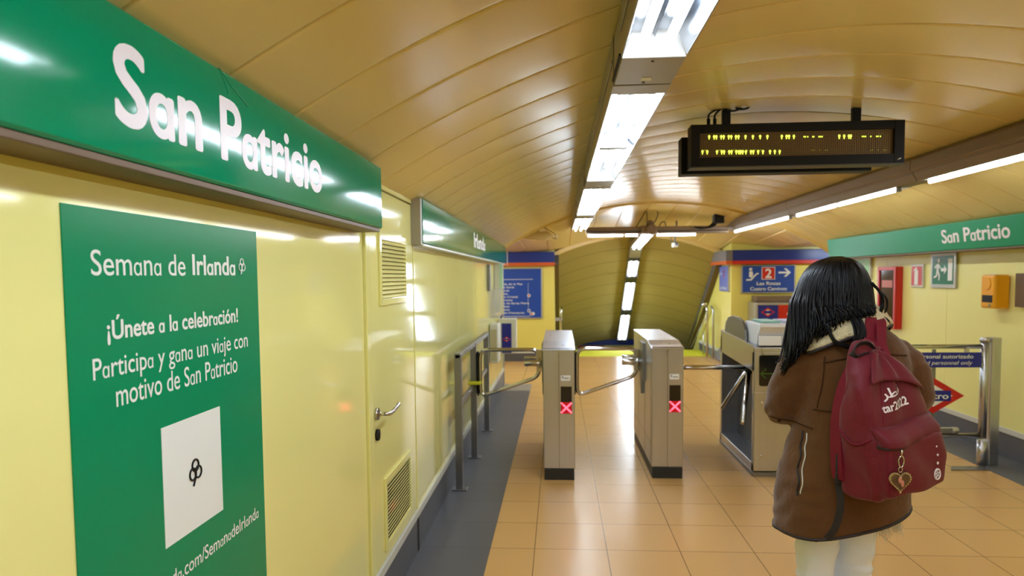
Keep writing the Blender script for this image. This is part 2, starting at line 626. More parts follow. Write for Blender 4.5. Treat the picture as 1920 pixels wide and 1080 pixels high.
# ceiling descending with the stairs
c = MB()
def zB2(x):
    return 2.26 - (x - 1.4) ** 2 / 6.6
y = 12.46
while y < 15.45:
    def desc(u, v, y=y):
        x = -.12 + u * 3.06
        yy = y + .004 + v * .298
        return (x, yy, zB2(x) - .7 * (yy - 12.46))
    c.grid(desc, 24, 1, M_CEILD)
    y += .306
def dback(u, v):
    x = -.12 + u * 3.06
    yy = 12.46 + v * 3.05
    return (x, yy, zB2(x) - .7 * (yy - 12.46) + .02)
c.grid(dback, 24, 2, M_SEAM)
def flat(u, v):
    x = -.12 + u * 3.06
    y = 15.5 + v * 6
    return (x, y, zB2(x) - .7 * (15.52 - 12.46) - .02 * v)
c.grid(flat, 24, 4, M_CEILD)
c.build('ceiling_slope', None, kind='structure')
c = MB()   # lip where the slope starts
def lip2(u, v):
    x = -.12 + u * 3.06
    q = [(12.40, .05), (12.40, -.02), (12.47, -.03), (12.47, .06)][int(round(v * 3))]
    return (x, q[0], zB2(x) + q[1])
c.grid(lip2, 24, 3, M_CEIL, smooth=False)
c.build('ceiling_edge', None, kind='structure')

# lobby walls
w = MB(); w.box(-3.2, -.08, 12.4, 12.5, 0, 2.1); w.build('wall_far', M_WALLF, kind='structure')
w = MB(); w.box(2.9, 6.2, 11.75, 11.85, 0, 2.1); w.build('wall_lobby', M_WALLF, kind='structure')
w = MB(); w.box(-.18, -.08, 12.5, 22, -3.5, 2.3); w.build('wall_stair_left', M_WALLF, kind='structure')
w = MB(); w.box(2.9, 3.0, 11.85, 22, -3.5, 2.3); w.build('wall_stair_right', M_WALLF, kind='structure')
w = MB(); w.box(-3.3, -3.2, 9.7, 12.5, 0, 2.6); w.build('wall_lobby_left', M_WALLF, kind='structure')
w = MB(); w.box(6.2, 6.3, 9.3, 11.85, 0, 2.6); w.build('wall_lobby_right', M_WALLF, kind='structure')
w = MB(); w.box(-3.3, XL - .1, 9.6, 9.7, 0, 2.6); w.build('wall_return_left', M_WALLF, kind='structure')
w = MB(); w.box(XR + .1, 6.3, 9.2, 9.3, 0, 2.6); w.build('wall_return_right', M_WALLF, kind='structure')
w = MB(); w.box(-.2, 3.0, 20.0, 20.1, -3.5, 1.2); w.build('wall_landing', M_WALLF, kind='structure')
# baseboards and white trims of the lobby
b = MB(); b.box(-3.2, -.08, 12.385, 12.4, 0, .15); b.box(2.9, 6.2, 11.735, 11.75, 0, .15); b.build('baseboard_far', M_GREYB, kind='structure')
b = MB(); b.box(-3.2, -.08, 12.38, 12.4, .15, .215); b.box(2.9, 6.2, 11.73, 11.75, .15, .215); b.build('trim_4', M_LTRIM, kind='structure')
b = MB(); b.box(2.885, 2.9, 11.85, 14.3, 0, .15); b.build('baseboard_stair', M_GREYB, kind='structure')
b = MB(); b.box(2.88, 2.9, 11.85, 14.3, .15, .2); b.build('trim_5', M_LTRIM, kind='structure')
# dark trims that follow the sloping ceiling down both stair walls
for nm, x0, x1 in (('trim_6', 2.80, 2.9), ('trim_7', -.08, .0)):
    b = MB()
    for (dz0, dz1, m, q) in ((-.02, -.16, M_DGREY, 0), (-.16, -.20, M_BROWN, .0)):
        e = [(12.4, 1.95 + dz0), (15.75, -.37 + dz0), (15.75, -.37 + dz1), (12.4, 1.95 + dz1)]
        b.prism(e, (x0, 0, 0), Y_, Z_, (x1 - x0, 0, 0), m)
    b.build(nm, None, kind='structure')

# blue bands over the lobby walls
def band(name, label, x0, x1, y, z0, z1, mtrim):
    t = thing(name, ((x0 + x1) / 2, y, z0), label, 'sign band')
    b = MB(); b.box(x0, x1, y - .12, y, z0 + .06, z1); b.build('band_panel', M_BLUED, t, bevel=.004)
    b = MB(); b.box(x0 - .004, x1 + .004, y - .124, y, z0, z0 + .06); b.build('colour_strip', mtrim, t, bevel=.003)
    return t
t = band('blue_fascia', 'navy fascia with an orange strip above the blue station map', -3.1, -.08, 12.395, 1.735, 1.985, M_ORANGE)
b = MB(); b.box(-.93, -.915, 12.27, 12.276, 1.74, 1.985); b.build('panel_joint', M_ALU, t)
t = band('blue_fascia', 'navy fascia with a red strip above the direction sign', 2.9, 5.9, 11.745, 1.715, 1.95, M_REDT)
t = thing('grey_fascia', (2.84, 12.3, 1.72), 'grey fascia end with orange strip turning into the stairwell above the small lilac sign', 'sign band')
b = MB(); b.box(2.78, 2.895, 11.64, 13.0, 1.775, 1.95); b.build('band_panel', M_GREYC, t, bevel=.004)
b = MB(); b.box(2.776, 2.895, 11.636, 13.0, 1.715, 1.775); b.build('colour_strip', M_ORANGE, t, bevel=.003)

# ================================================================== DOOR (part of the left wall)
d = bpy.data.objects.new('door_1', None); COL.objects.link(d); d.location = (XL, 3.25, .24); d['kind'] = 'structure'
b = MB(); b.box(XL - .02, XL + .004, 2.835, 3.69, .248, 1.925); b.build('door_leaf', M_WALL, d, bevel=.003)
b = MB()
b.box(XL - .02, XL + .012, 2.757, 2.80, .243, 2.02); b.box(XL - .02, XL + .006, 2.80, 2.83, .243, 2.02)
b.box(XL - .02, XL + .008, 3.695, 3.735, .243, 2.02); b.box(XL - .02, XL + .008, 2.80, 3.70, 1.932, 2.02)
b.build('door_frame', M_WALL, d, bevel=.003)
b = MB(); b.box(XL - .02, XL + .006, 2.70, 3.74, 2.02, 2.045); b.build('door_head', M_BROWN, d)
def louvre(y0, y1, z0, z1, n, up, name):
    v = MB()
    fr = .03
    x = XL + .004
    v.box(x, x + .010, y0, y0 + fr, z0, z1); v.box(x, x + .010, y1 - fr, y1, z0, z1)
    v.box(x, x + .010, y0 + fr, y1 - fr, z0, z0 + fr); v.box(x, x + .010, y0 + fr, y1 - fr, z1 - fr, z1)
    g = v.build(name, M_WALL, d, bevel=.0015)
    v = MB(); v.box(x + .0002, x + .001, y0 + fr, y1 - fr, z0 + fr, z1 - fr); v.build('vent_opening', M_SEAM, g)
    v = MB()
    h = (z1 - z0 - 2 * fr) / n
    for i in range(n):
        zc = z0 + fr + h * (i + .5)
        s_ = 1 if up else -1
        v.obox((x + .006, (y0 + y1) / 2, zc), (.005, 0, -h * .36 * s_), (0, (y1 - y0) / 2 - fr, 0), (.0008, 0, .0014 * s_))
    v.build('vent_slats', M_WALL, g)
louvre(2.975, 3.515, 1.41, 1.735, 14, True, 'vent_grille')
louvre(2.99, 3.535, .292, .625, 16, False, 'vent_grille')
b = MB()
b.cyl((XL + .004, 2.885, .945), (XL + .016, 2.885, .945), .026, 24)
b.tube(rounded([(XL + .01, 2.885, .945), (XL + .062, 2.885, .945), (XL + .062, 2.95, .943), (XL + .07, 3.03, .962)], .022, 5, False), .0095, 12)
b.build('door_handle', M_CHROME, d)
b = MB(); b.cyl((XL + .004, 2.889, .852), (XL + .016, 2.889, .852), .025, 24)
b.box(XL + .016, XL + .018, 2.884, 2.894, .84, .862, M_BLACK)
b.build('door_lock', M_CHROME, d)

# ================================================================== GREEN FASCIA SIGNS
def fascia(name, label, side, xf, xw, y0, y1, z0, z1, body, ty0, ty1, base, cap, under, tilt=0.0):
    """side=+1: on the left wall (faces +X), -1: on the right wall"""
    t = thing(name, ((xf + xw) / 2, (y0 + y1) / 2, z0), label, 'station sign', 'green station name signs')
    b = MB()
    poly = [(xw, z0 + .004), (xf - .006 * side, z0), (xf, z0 + .006), (xf + tilt * side, z1 - .006), (xf + (tilt - .006) * side, z1), (xw, z1)]
    b.prism(poly, (0, y0, 0), X_, Z_, (0, y1 - y0, 0))
    fp = b.build('sign_face', M_GREEN if side > 0 else M_GREENR, t, bevel=.0015)
    b = MB()
    b.box(min(xw, xf - .004 * side), max(xw, xf - .004 * side), y0 + .004, y1 - .02, z0 - .014, z0 - .001)
    b.build('underside_trim', under, t, bevel=.002)
    if body:
        r = Vector((0, side, 0))
        lettering('lettering', body, (xf + tilt * side * (base - z0) / (z1 - z0), ty0, base), r, (tilt * side, 0, z1 - z0), abs(ty1 - ty0), cap, M_WHITE, t, weight=.026, single_a=True, lift=.0003, thick=.0006)
    return t
t = fascia('station_sign', 'large green San Patricio sign over the poster and yellow wall', 1, -.700, XL, -1.6, 2.69, 1.728, 1.972,
           'San Patricio', 1.052, 2.005, 1.786, .128, M_BROWN)
# torn fold lines in the vinyl film
b = MB()
b.tube(smooth_path([(-.6995, 1.395, 1.968), (-.6995, 1.425, 1.94), (-.6995, 1.432, 1.925)], 5), .0012, 6)
b.tube(smooth_path([(-.6995, 1.40, 1.968), (-.6995, 1.44, 1.95), (-.6995, 1.50, 1.93), (-.6995, 1.53, 1.922)], 5), .0014, 6)
b.build('film_crease', M_GREEN, t)
t = fascia('station_sign', 'green Irlanda sign further along the left wall past the vented door', 1, -.738, XL, 3.705, 9.5, 1.722, 1.965,
           'Irlanda', 5.95, 6.85, 1.80, .125, M_ALU)
b = MB(); b.box(XL, -.742, 3.66, 3.704, 1.712, 1.962); b.build('end_cap', M_LAMPG, t, bevel=.002)
t = fascia('station_sign', 'green San Patricio sign over the exit sign on the right wall', -1, 3.5, XR, 2.0, 9.15, 1.735, 1.976,
           'San Patricio', 6.515, 5.565, 1.805, .12, M_BROWN, tilt=.03)

# ================================================================== POSTER
t = thing('poster', (XL + .002, 1.405, .655), 'green Semana de Irlanda poster with a white square on the near left wall', 'poster')
b = MB(); b.box(XL + .0005, XL + .003, 1.052, 1.762, .655, 1.657); b.build('poster_sheet', M_GREENP, t)
xp = XL + .003
def pl(body, y0, y1, z, cap, weight, m=M_WHITEP):
    lettering('lettering', body, (xp, y0, z), Y_, Z_, y1 - y0, cap, m, t, weight=weight, single_a=True, lift=.0003, thick=.0004)
pl('Semana de', 1.116, 1.412, 1.541, .0445, .004)
pl('Irlanda', 1.440, 1.637, 1.543, .0445, .022)
pl('¡Únete a la celebración!', 1.150, 1.643, 1.427, .034, .022)
pl('Participa y gana un viaje con', 1.109, 1.692, 1.3605, .0375, .005)
pl('motivo de San Patricio', 1.167, 1.632, 1.304, .042, .005)
pl('turismodeirlanda.com/SemanadeIrlanda', 1.075, 1.722, .904, .031, .006)
def shamrock(cy, cz, s, x, m, par, name):
    b = MB()
    for a in (90, 205, -25):
        c0 = Vector((x, cy + s * .48 * cos(RAD(a)), cz + s * .48 * sin(RAD(a))))
        pts = []
        for i in range(20):
            q = 2 * pi * i / 20
            rr = s * .42 * (1 - .18 * cos(q))
            dq = Vector((0, cos(RAD(a) + q), sin(RAD(a) + q)))
            pts.append(c0 + dq * rr)
        b.tube(pts, s * .075, 6, closed=True)
    b.tube(smooth_path([(x, cy, cz), (x, cy - s * .05, cz - s * .5), (x, cy - s * .35, cz - s * 1.05)], 5), s * .08, 6)
    return b.build(name, m, par)
shamrock(1.672, 1.566, .021, xp + .0012, M_WHITEP, t, 'shamrock')
b = MB(); b.box(xp, xp + .0008, 1.300, 1.537, .988, 1.235); b.build('blank_square', M_WHITEP, t)
shamrock(1.42, 1.115, .03, xp + .0022, M_BLACK, t, 'shamrock')

# ================================================================== LIGHTS
LX0, LX1, LZ = .198, .408, 2.22
def main_light(y0, y1, ntube, label, plate=True):
    t = thing('fluorescent_light', ((LX0 + LX1) / 2, (y0 + y1) / 2, LZ), label, 'ceiling light', 'fluorescent lights in the long ceiling row')
    b = MB()
    zt = 2.40
    b.box(LX0, LX0 + .006, y0, y1, LZ, zt); b.box(LX1 - .006, LX1, y0, y1, LZ, zt)
    b.box(LX0, LX1, y0, y1, zt - .005, zt)
    b.box(LX0 + .05, LX1 - .05, y0 + .1, y1 - .1, zt, 2.425)
    b.box(LX0 - .006, LX0, y0, y1, LZ + .075, LZ + .09)
    b.build('housing', M_LAMPG, t, bevel=.002)
    yc = y0 + (.12 if plate else .02)
    b = MB(); b.box(LX0 + .002, LX1 - .002, y0 + .006, yc, LZ - .002, LZ + .004); b.build('cover_plate', M_LAMPG, t, bevel=.001)
    # reflector: sloped white sides and centre ridge
    b = MB()
    xa, xb, xc = LX0 + .006, LX1 - .006, (LX0 + LX1) / 2
    pr = [(xa, LZ + .002), (xa + .03, LZ + .075), (xc - .012, LZ + .08), (xc, LZ + .055), (xc + .012, LZ + .08), (xb - .03, LZ + .075), (xb, LZ + .002),
          (xb, LZ + .006), (xb - .032, LZ + .084), (xa + .032, LZ + .084), (xa, LZ + .006)]
    b.prism(pr, (0, yc, 0), X_, Z_, (0, y1 - yc - .004, 0))
    b.build('reflector', M_REFL, t)
    L = (y1 - yc - .04) / ntube
    for i in range(ntube):
        a = yc + .03 + i * L
        b = MB(); b.box(LX0 + .03, LX1 - .03, a - .03, a + .035, LZ + .012, LZ + .06); b.build('lamp_holder', M_LAMPW, t, bevel=.002)
        for xx in (LX0 + .066, LX1 - .066):
            b = MB(); b.cyl((xx, a + .036, LZ + .034), (xx, a + L - .035, LZ + .034), .0145, 14)
            b.build('lamp_tube', M_TUBE, t)
    return t
def blank_plate(y0, y1, label):
    t = thing('lamp_cover', ((LX0 + LX1) / 2, (y0 + y1) / 2, LZ), label, 'light cover')
    b = MB(); b.box(LX0 + .004, LX1 - .004, y0 + .006, y1 - .006, LZ - .003, 2.39); b.build('cover_box', M_LAMPG, t, bevel=.003)
    b = MB()
    for yy in (y0 + .04, y1 - .03):
        b.cyl(((LX0 + LX1) / 2, yy, LZ - .005), ((LX0 + LX1) / 2, yy, LZ - .002), .005, 10)
    b.build('screw', M_BLACK, t)
    b = MB(); b.box(.29, .325, y1 - .085, y1 - .055, LZ - .0045, LZ - .003); b.build('sticker', M_PAPER, t)
    b = MB(); b.box(LX0 - .004, LX0 + .003, y0 + .02, y1, LZ + .01, LZ + .018); b.build('cable', M_BLACK, t)
    return t
main_light(-3.3, -.6, 2, 'fluorescent light of the row behind the viewer', False)
main_light(-.5, 2.21, 2, 'nearest fluorescent light, cut by the top edge above the woman', False)
blank_plate(2.215, 2.525, 'grey cover box with a white sticker between the two nearest ceiling lights')
main_light(2.53, 5.0, 2, 'long fluorescent light just beyond the grey cover box with sticker')
blank_plate(5.005, 5.345, 'small grey cover box in the middle of the ceiling light row')
main_light(5.35, 7.75, 2, 'fluorescent light third along the ceiling row, above the first gate')
blank_plate(7.755, 8.095, 'farthest grey cover box of the ceiling light row')
main_light(8.1, 10.75, 2, 'farthest light of the ceiling row, ending at the cross beam')

RX0, RX1, RZ = 2.575, 2.745, 2.205
def side_light(y0, y1, ta, tb, n, label):
    t = thing('trunking_light', ((RX0 + RX1) / 2, (y0 + y1) / 2, RZ), label, 'ceiling light', 'fluorescent lights along the right ceiling trunking')
    b = MB()
    pr = [(RX0 + .05, RZ + .002), (RX0 + .02, RZ + .055), (RX0 + .02, RZ + .07), (RX0, RZ + .08), (RX0, RZ + .15), (RX0 + .02, RZ + .175), (RX1 - .02, RZ + .175),
          (RX1, RZ + .15), (RX1, RZ + .08), (RX1 - .0, RZ + .002)]
    b.prism(pr, (0, y0 + .003, 0), X_, Z_, (0, y1 - y0 - .006, 0))
    b.build('trunking', M_LAMPB, t, bevel=.003)
    b = MB(); b.box(RX0 + .05, RX1, ta, tb, RZ - .002, RZ + .003); b.build('reflector', M_LAMPW, t)
    L = (tb - ta) / n
    for i in range(n):
        b = MB(); b.cyl((RX0 + .085, ta + i * L + .03, RZ - .016), (RX0 + .085, ta + (i + 1) * L - .03, RZ - .016), .0135, 14); b.build('lamp_tube', M_TUBED, t)
        b = MB(); b.box(RX0 + .07, RX0 + .1, ta + i * L, ta + i * L + .028, RZ - .034, RZ); b.build('lamp_holder', M_LAMPW, t)
    return t
side_light(-3.3, -.5, -3.2, -.6, 2, 'right trunking light behind the viewer')
side_light(-.5, 2.4, -.4, 2.2, 2, 'right trunking light beside the viewer')
side_light(2.4, 5.25, 2.6, 5.17, 2, 'right trunking light nearest the frame edge, above the right San Patricio sign')
side_light(5.25, 8.0, 5.58, 7.9, 2, 'middle light of the right trunking, beyond the dark joint plate')
side_light(8.0, 10.75, 8.1, 10.6, 2, 'last light of the right trunking, meeting the cross beam')
# hanger rods
for i, y in enumerate((5.2, 7.0)):
    b = MB(); b.cyl((2.66, y, RZ + .17), (2.66, y, vault(2.66) + .01), .006, 8)
    tag(b.build('hanger_rod', M_BLACK), ['thin rod hanging the right trunking from the ceiling beside the display', 'thin rod over the middle of the right trunking'][i], 'rod', 'trunking hanger rods')

# ceiling lights of the lobby's two wings
for (xa, xb, lab) in ((-2.6, -1.2, 'fluorescent light in the left wing of the lobby, behind the corridor wall'), (4.3, 5.7, 'fluorescent light in the right wing of the lobby, behind the corridor wall')):
    t = thing('wing_light', ((xa + xb) / 2, 10.9, 2.0), lab, 'ceiling light')
    b = MB(); b.box(xa, xb, 10.8, 11.0, 1.93, 1.99); b.build('housing', M_LAMPG, t, bevel=.004)
    for yy in (10.85, 10.95):
        b = MB(); b.cyl((xa + .05, yy, 1.905), (xb - .05, yy, 1.905), .0165, 12); b.build('lamp_tube', M_TUBE, t)
# cross beam between the two rows
t = thing('cross_light', (1.45, 10.62, 2.15), 'cross beam carrying fluorescent tubes between both ceiling light rows', 'ceiling light')
b = MB(); b.box(.42, 2.56, 10.56, 10.68, 2.22, 2.285); b.box(.42, 2.56, 10.58, 10.66, 2.175, 2.222, M_LAMPB); b.box(.42, 2.56, 10.555, 10.565, 2.208, 2.222, M_BLACK)
b.mats[0] = M_LAMPB if not b.mats else b.mats[0]
b.build('beam', None, t, bevel=.003)
for x0, x1 in ((.45, .98), (1.02, 1.2), (1.5, 2.07)):
    b = MB(); b.cyl((x0, 10.60, 2.158), (x1, 10.60, 2.158), .0165, 12); b.build('lamp_tube', M_TUBED, t)
b = MB(); b.box(1.25, 1.36, 10.52, 10.62, 2.19, 2.30); b.build('junction_box', M_LAMPB, t, bevel=.008)
b = MB(); b.cyl((1.405, 10.46, 2.235), (1.405, 10.6, 2.235), .075, 24); b.cyl((1.39, 10.52, 2.30), (1.39, 10.6, 2.33), .06, 16); b.build('drum', M_LAMPB, t, bevel=.006)
cb = MB()
cb.tube(smooth_path([(1.18, 10.55, 2.28), (1.26, 10.52, 2.42), (1.33, 10.5, 2.53), (1.42, 10.5, 2.55), (1.49, 10.5, 2.49), (1.48, 10.52, 2.4), (1.42, 10.55, 2.31)], 6), .008, 8)
cb.tube(smooth_path([(1.52, 10.55, 2.28), (1.55, 10.52, 2.34), (1.6, 10.52, 2.345), (1.62, 10.55, 2.28)], 6), .007, 8)
cb.tube([(1.34, 10.52, 2.28), (1.33, 10.5, 2.5)], .006, 6)
cb.build('cable_loop', M_PLINTH, t)

# lights that follow the stairs down
def slope_light(y0, y1, label, dz=.13, X0=1.29, X1=1.50):
    sl = Vector((0, 1, -.7)).normalized()
    nrm = Vector((0, .7, 1)).normalized()
    def zz(y):
        return 2.26 - .7 * (y - 12.46) - dz
    t = thing('stair_light', ((X0 + X1) / 2, (y0 + y1) / 2, zz((y0 + y1) / 2)), label, 'stair light', 'fluorescent lights descending over the stairs')
    b = MB()
    c0 = Vector(((X0 + X1) / 2, (y0 + y1) / 2, zz((y0 + y1) / 2)))
    L = Vector((0, y1 - y0, -.7 * (y1 - y0))).length / 2
    b.obox(c0 + nrm * .055, ((X1 - X0) / 2, 0, 0), sl * L, nrm * .05); b.build('housing', M_LAMPG, t, bevel=.004)
    b = MB()
    b.obox(c0 - nrm * .002, ((X1 - X0) / 2 - .008, 0, 0), sl * (L - .10), nrm * .004); b.build('reflector', M_LAMPW, t)
    for q in (-1, 1):
        b = MB(); b.obox(c0 + sl * q * (L - .055) - nrm * .02, ((X1 - X0) / 2, 0, 0), sl * .052, nrm * .028); b.build('end_block', M_DGREY, t, bevel=.003)
    for xx in (X0 + .06, X1 - .06):
        b = MB(); b.cyl(c0 - nrm * .024 + Vector((xx - c0.x, 0, 0)) - sl * (L - .12), c0 - nrm * .024 + Vector((xx - c0.x, 0, 0)) + sl * (L - .12), .018, 12)
        b.build('lamp_tube', M_TUBE, t)
    return t
slope_light(12.78, 13.36, 'topmost stair light of the three on the sloping ceiling')
slope_light(13.36, 14.34, 'middle stair light of the three on the sloping ceiling')
slope_light(14.34, 15.36, 'lowest stair light of the three on the sloping ceiling')
t = thing('stair_light', (1.38, 11.6, 2.06), 'tilted fluorescent light between the cross beam and the stairs', 'stair light')
b = MB(); v0, v1 = Vector((1.385, 10.72, 2.185)), Vector((1.385, 12.45, 2.04)); dv = (v1 - v0) / 2; n_ = Vector((0, dv.z, -dv.y)).normalized() * -1
b.obox((v0 + v1) / 2 + n_ * .04, (.1, 0, 0), dv, n_ * .035); b.build('housing', M_LAMPG, t, bevel=.004)
b = MB(); b.obox((v0 + v1) / 2 + n_ * .002, (.096, 0, 0), dv * .96, n_ * .003); b.build('reflector', M_LAMPW, t)
for dx in (-.045, .045):
    b = MB(); b.cyl(v0 + dv * .1 + Vector((dx, 0, -.02)), v1 - dv * .1 + Vector((dx, 0, -.02)), .0165, 12); b.build('lamp_tube', M_TUBE, t)
b = MB(); b.obox((1.395, 12.62, 2.03), (.105, 0, 0), (0, .17, -.1), (0, .03, .06))
tag(b.build('light_cover', M_LAMPG, bevel=.004), 'grey blank box at the top of the sloping stair lights', 'light cover')

t = thing('landing_fill', (1.4, 17.6, .0), 'added unseen fill light over the landing at the bottom of the stairs', 'ceiling light')  # added lamp, kept out of view, brightens the landing and its signs
b = MB(); b.box(.9, 1.9, 17.5, 17.7, .02, .06); b.build('housing', M_LAMPG, t, bevel=.004)
for yy in (17.55, 17.65):
    b = MB(); b.cyl((.93, yy, .0), (1.87, yy, .0), .0165, 12); b.build('lamp_tube', M_TUBE, t)

# ================================================================== DISPLAY
K = 4.3 / 3.88
def DX(x): return x * K
def DZ(z): return 1.53 + (z - 1.53) * K
YD = 4.3
t = thing('departure_display', (1.44, YD + .05, DZ(2.131)), 'black dot matrix display hanging from the curved ceiling', 'display')
b = MB()
x0, x1, z0, z1 = DX(.733), DX(1.872), DZ(2.131), DZ(2.362)
sx0, sx1, sz0, sz1 = DX(.782), DX(1.817), DZ(2.182), DZ(2.315)
b.box(x0, sx0, YD, YD + .12, z0, z1); b.box(sx1, x1, YD, YD + .12, z0, z1)
b.box(sx0, sx1, YD, YD + .12, z0, sz0); b.box(sx0, sx1, YD, YD + .12, sz1, z1); b.box(sx0, sx1, YD + .03, YD + .12, sz0, sz1)
b.build('housing', M_BLACK, t, bevel=.003)
b = MB(); b.box(sx0, sx1, YD + .022, YD + .03, sz0, sz1); scr = b.build('screen', M_SCREEN, t)
b = MB()
nx, nz = 92, 13
for i in range(1, nx):
    xx = sx0 + (sx1 - sx0) * i / nx; b.box(xx - .0008, xx + .0008, YD + .020, YD + .022, sz0, sz1)
for i in range(1, nz):
    zz = sz0 + (sz1 - sz0) * i / nz; b.box(sx0, sx1, YD + .0195, YD + .022, zz - .0008, zz + .0008)
b.build('led_grid', M_BLACK, scr)
def leds(xs, z, m, w, h):
    b = MB()
    for x in xs:
        zc = DZ(z) - (x - .8) * .021
        b.ell((DX(x), YD + .018, zc), (w, .003, h), 6)
        if m is M_YELLED:
            b.box(DX(x) - .002, DX(x) + .002, YD + .017, YD + .02, zc - h * 2.0, zc - h)
    b.build('led_row', m, scr)
leds([.834, .861, .873, .899, .913, .94, .954, .979, .993, 1.031, 1.071, 1.11, 1.149, 1.226, 1.252, 1.265, 1.291, 1.533, 1.559, 1.584, 1.594], 2.299, M_YELLED, .0062, .0085)
leds([.798, .824, .877, .903, .916, .943, .956, .982, .996, 1.006, 1.017, 1.034, 1.061, 1.074, 1.1, 1.126, 1.164, 1.19, 1.216], 2.217, M_YELLED, .0062, .0085)
leds([1.345, 1.353, 1.365, 1.392, 1.398, 1.425, 1.433, 1.442, 1.655, 1.663, 1.672, 1.70, 1.73, 1.738, 1.75], 2.297, M_YELLED, .003, .0022)
leds([.805, .812, .818, .885, .892, .897, .96, .966, .972, 1.04, 1.046, 1.08, 1.086, 1.11, 1.116], 2.224, M_YELDIM, .005, .002)
leds([1.39, 1.40, 1.43, 1.46, 1.47, 1.70, 1.71, 1.74, 1.77, 1.78], 2.222, M_YELDIM, .004, .002)
b = MB(); b.box(DX(.712), DX(1.78), YD + .2, YD + .32, DZ(2.118), DZ(2.33)); b.build('rear_display', M_BLACK, t, bevel=.003)
b = MB(); b.box(DX(.76), DX(1.76), YD + .12, YD + .2, DZ(2.17), DZ(2.30)); b.build('spine', M_BLACK, t)
b = MB(); b.box(x0 - .002, x1 + .002, YD + .0, YD + .12, z0 - .006, z0); b.build('lower_edge', M_DGREY, t)
for xx in (DX(.938), DX(1.642)):
    b = MB(); b.box(xx - .024, xx + .024, YD + .06, YD + .1, z1 - .02, vault(xx)); b.build('mount_post', M_BLACK, t, bevel=.003)
for j, (xa, xb) in enumerate(((.838, .90), (.872, .94))):
    b = MB()
    b.cyl((DX(xa), YD + .06, z1 - .01), (DX(xa), YD + .06, z1 + .045), .011, 10)
    b.tube(smooth_path([(DX(xa), YD + .06, z1 + .04), (DX(xa) + .005, YD + .05, z1 + .075), (DX(xb), YD + .03, z1 + .1 + j * .025), (DX(xb) + .07, YD + .04, z1 + .085 + j * .01), (DX(xb) + .13, YD + .06, z1 + .11), (DX(xb) + .10, YD + .07, z1 + .145), (DX(xb) + .09, YD + .08, vault(1.1) + .01)], 6), .0065, 8)
    b.build('power_cable', M_BLACK, t)
b = MB(); b.tube([(x1 - .04, YD - .001, z0 + .02), (x1 - .022, YD - .001, z0 + .028)], .003, 6); b.build('maker_mark', M_LTRIM, t)

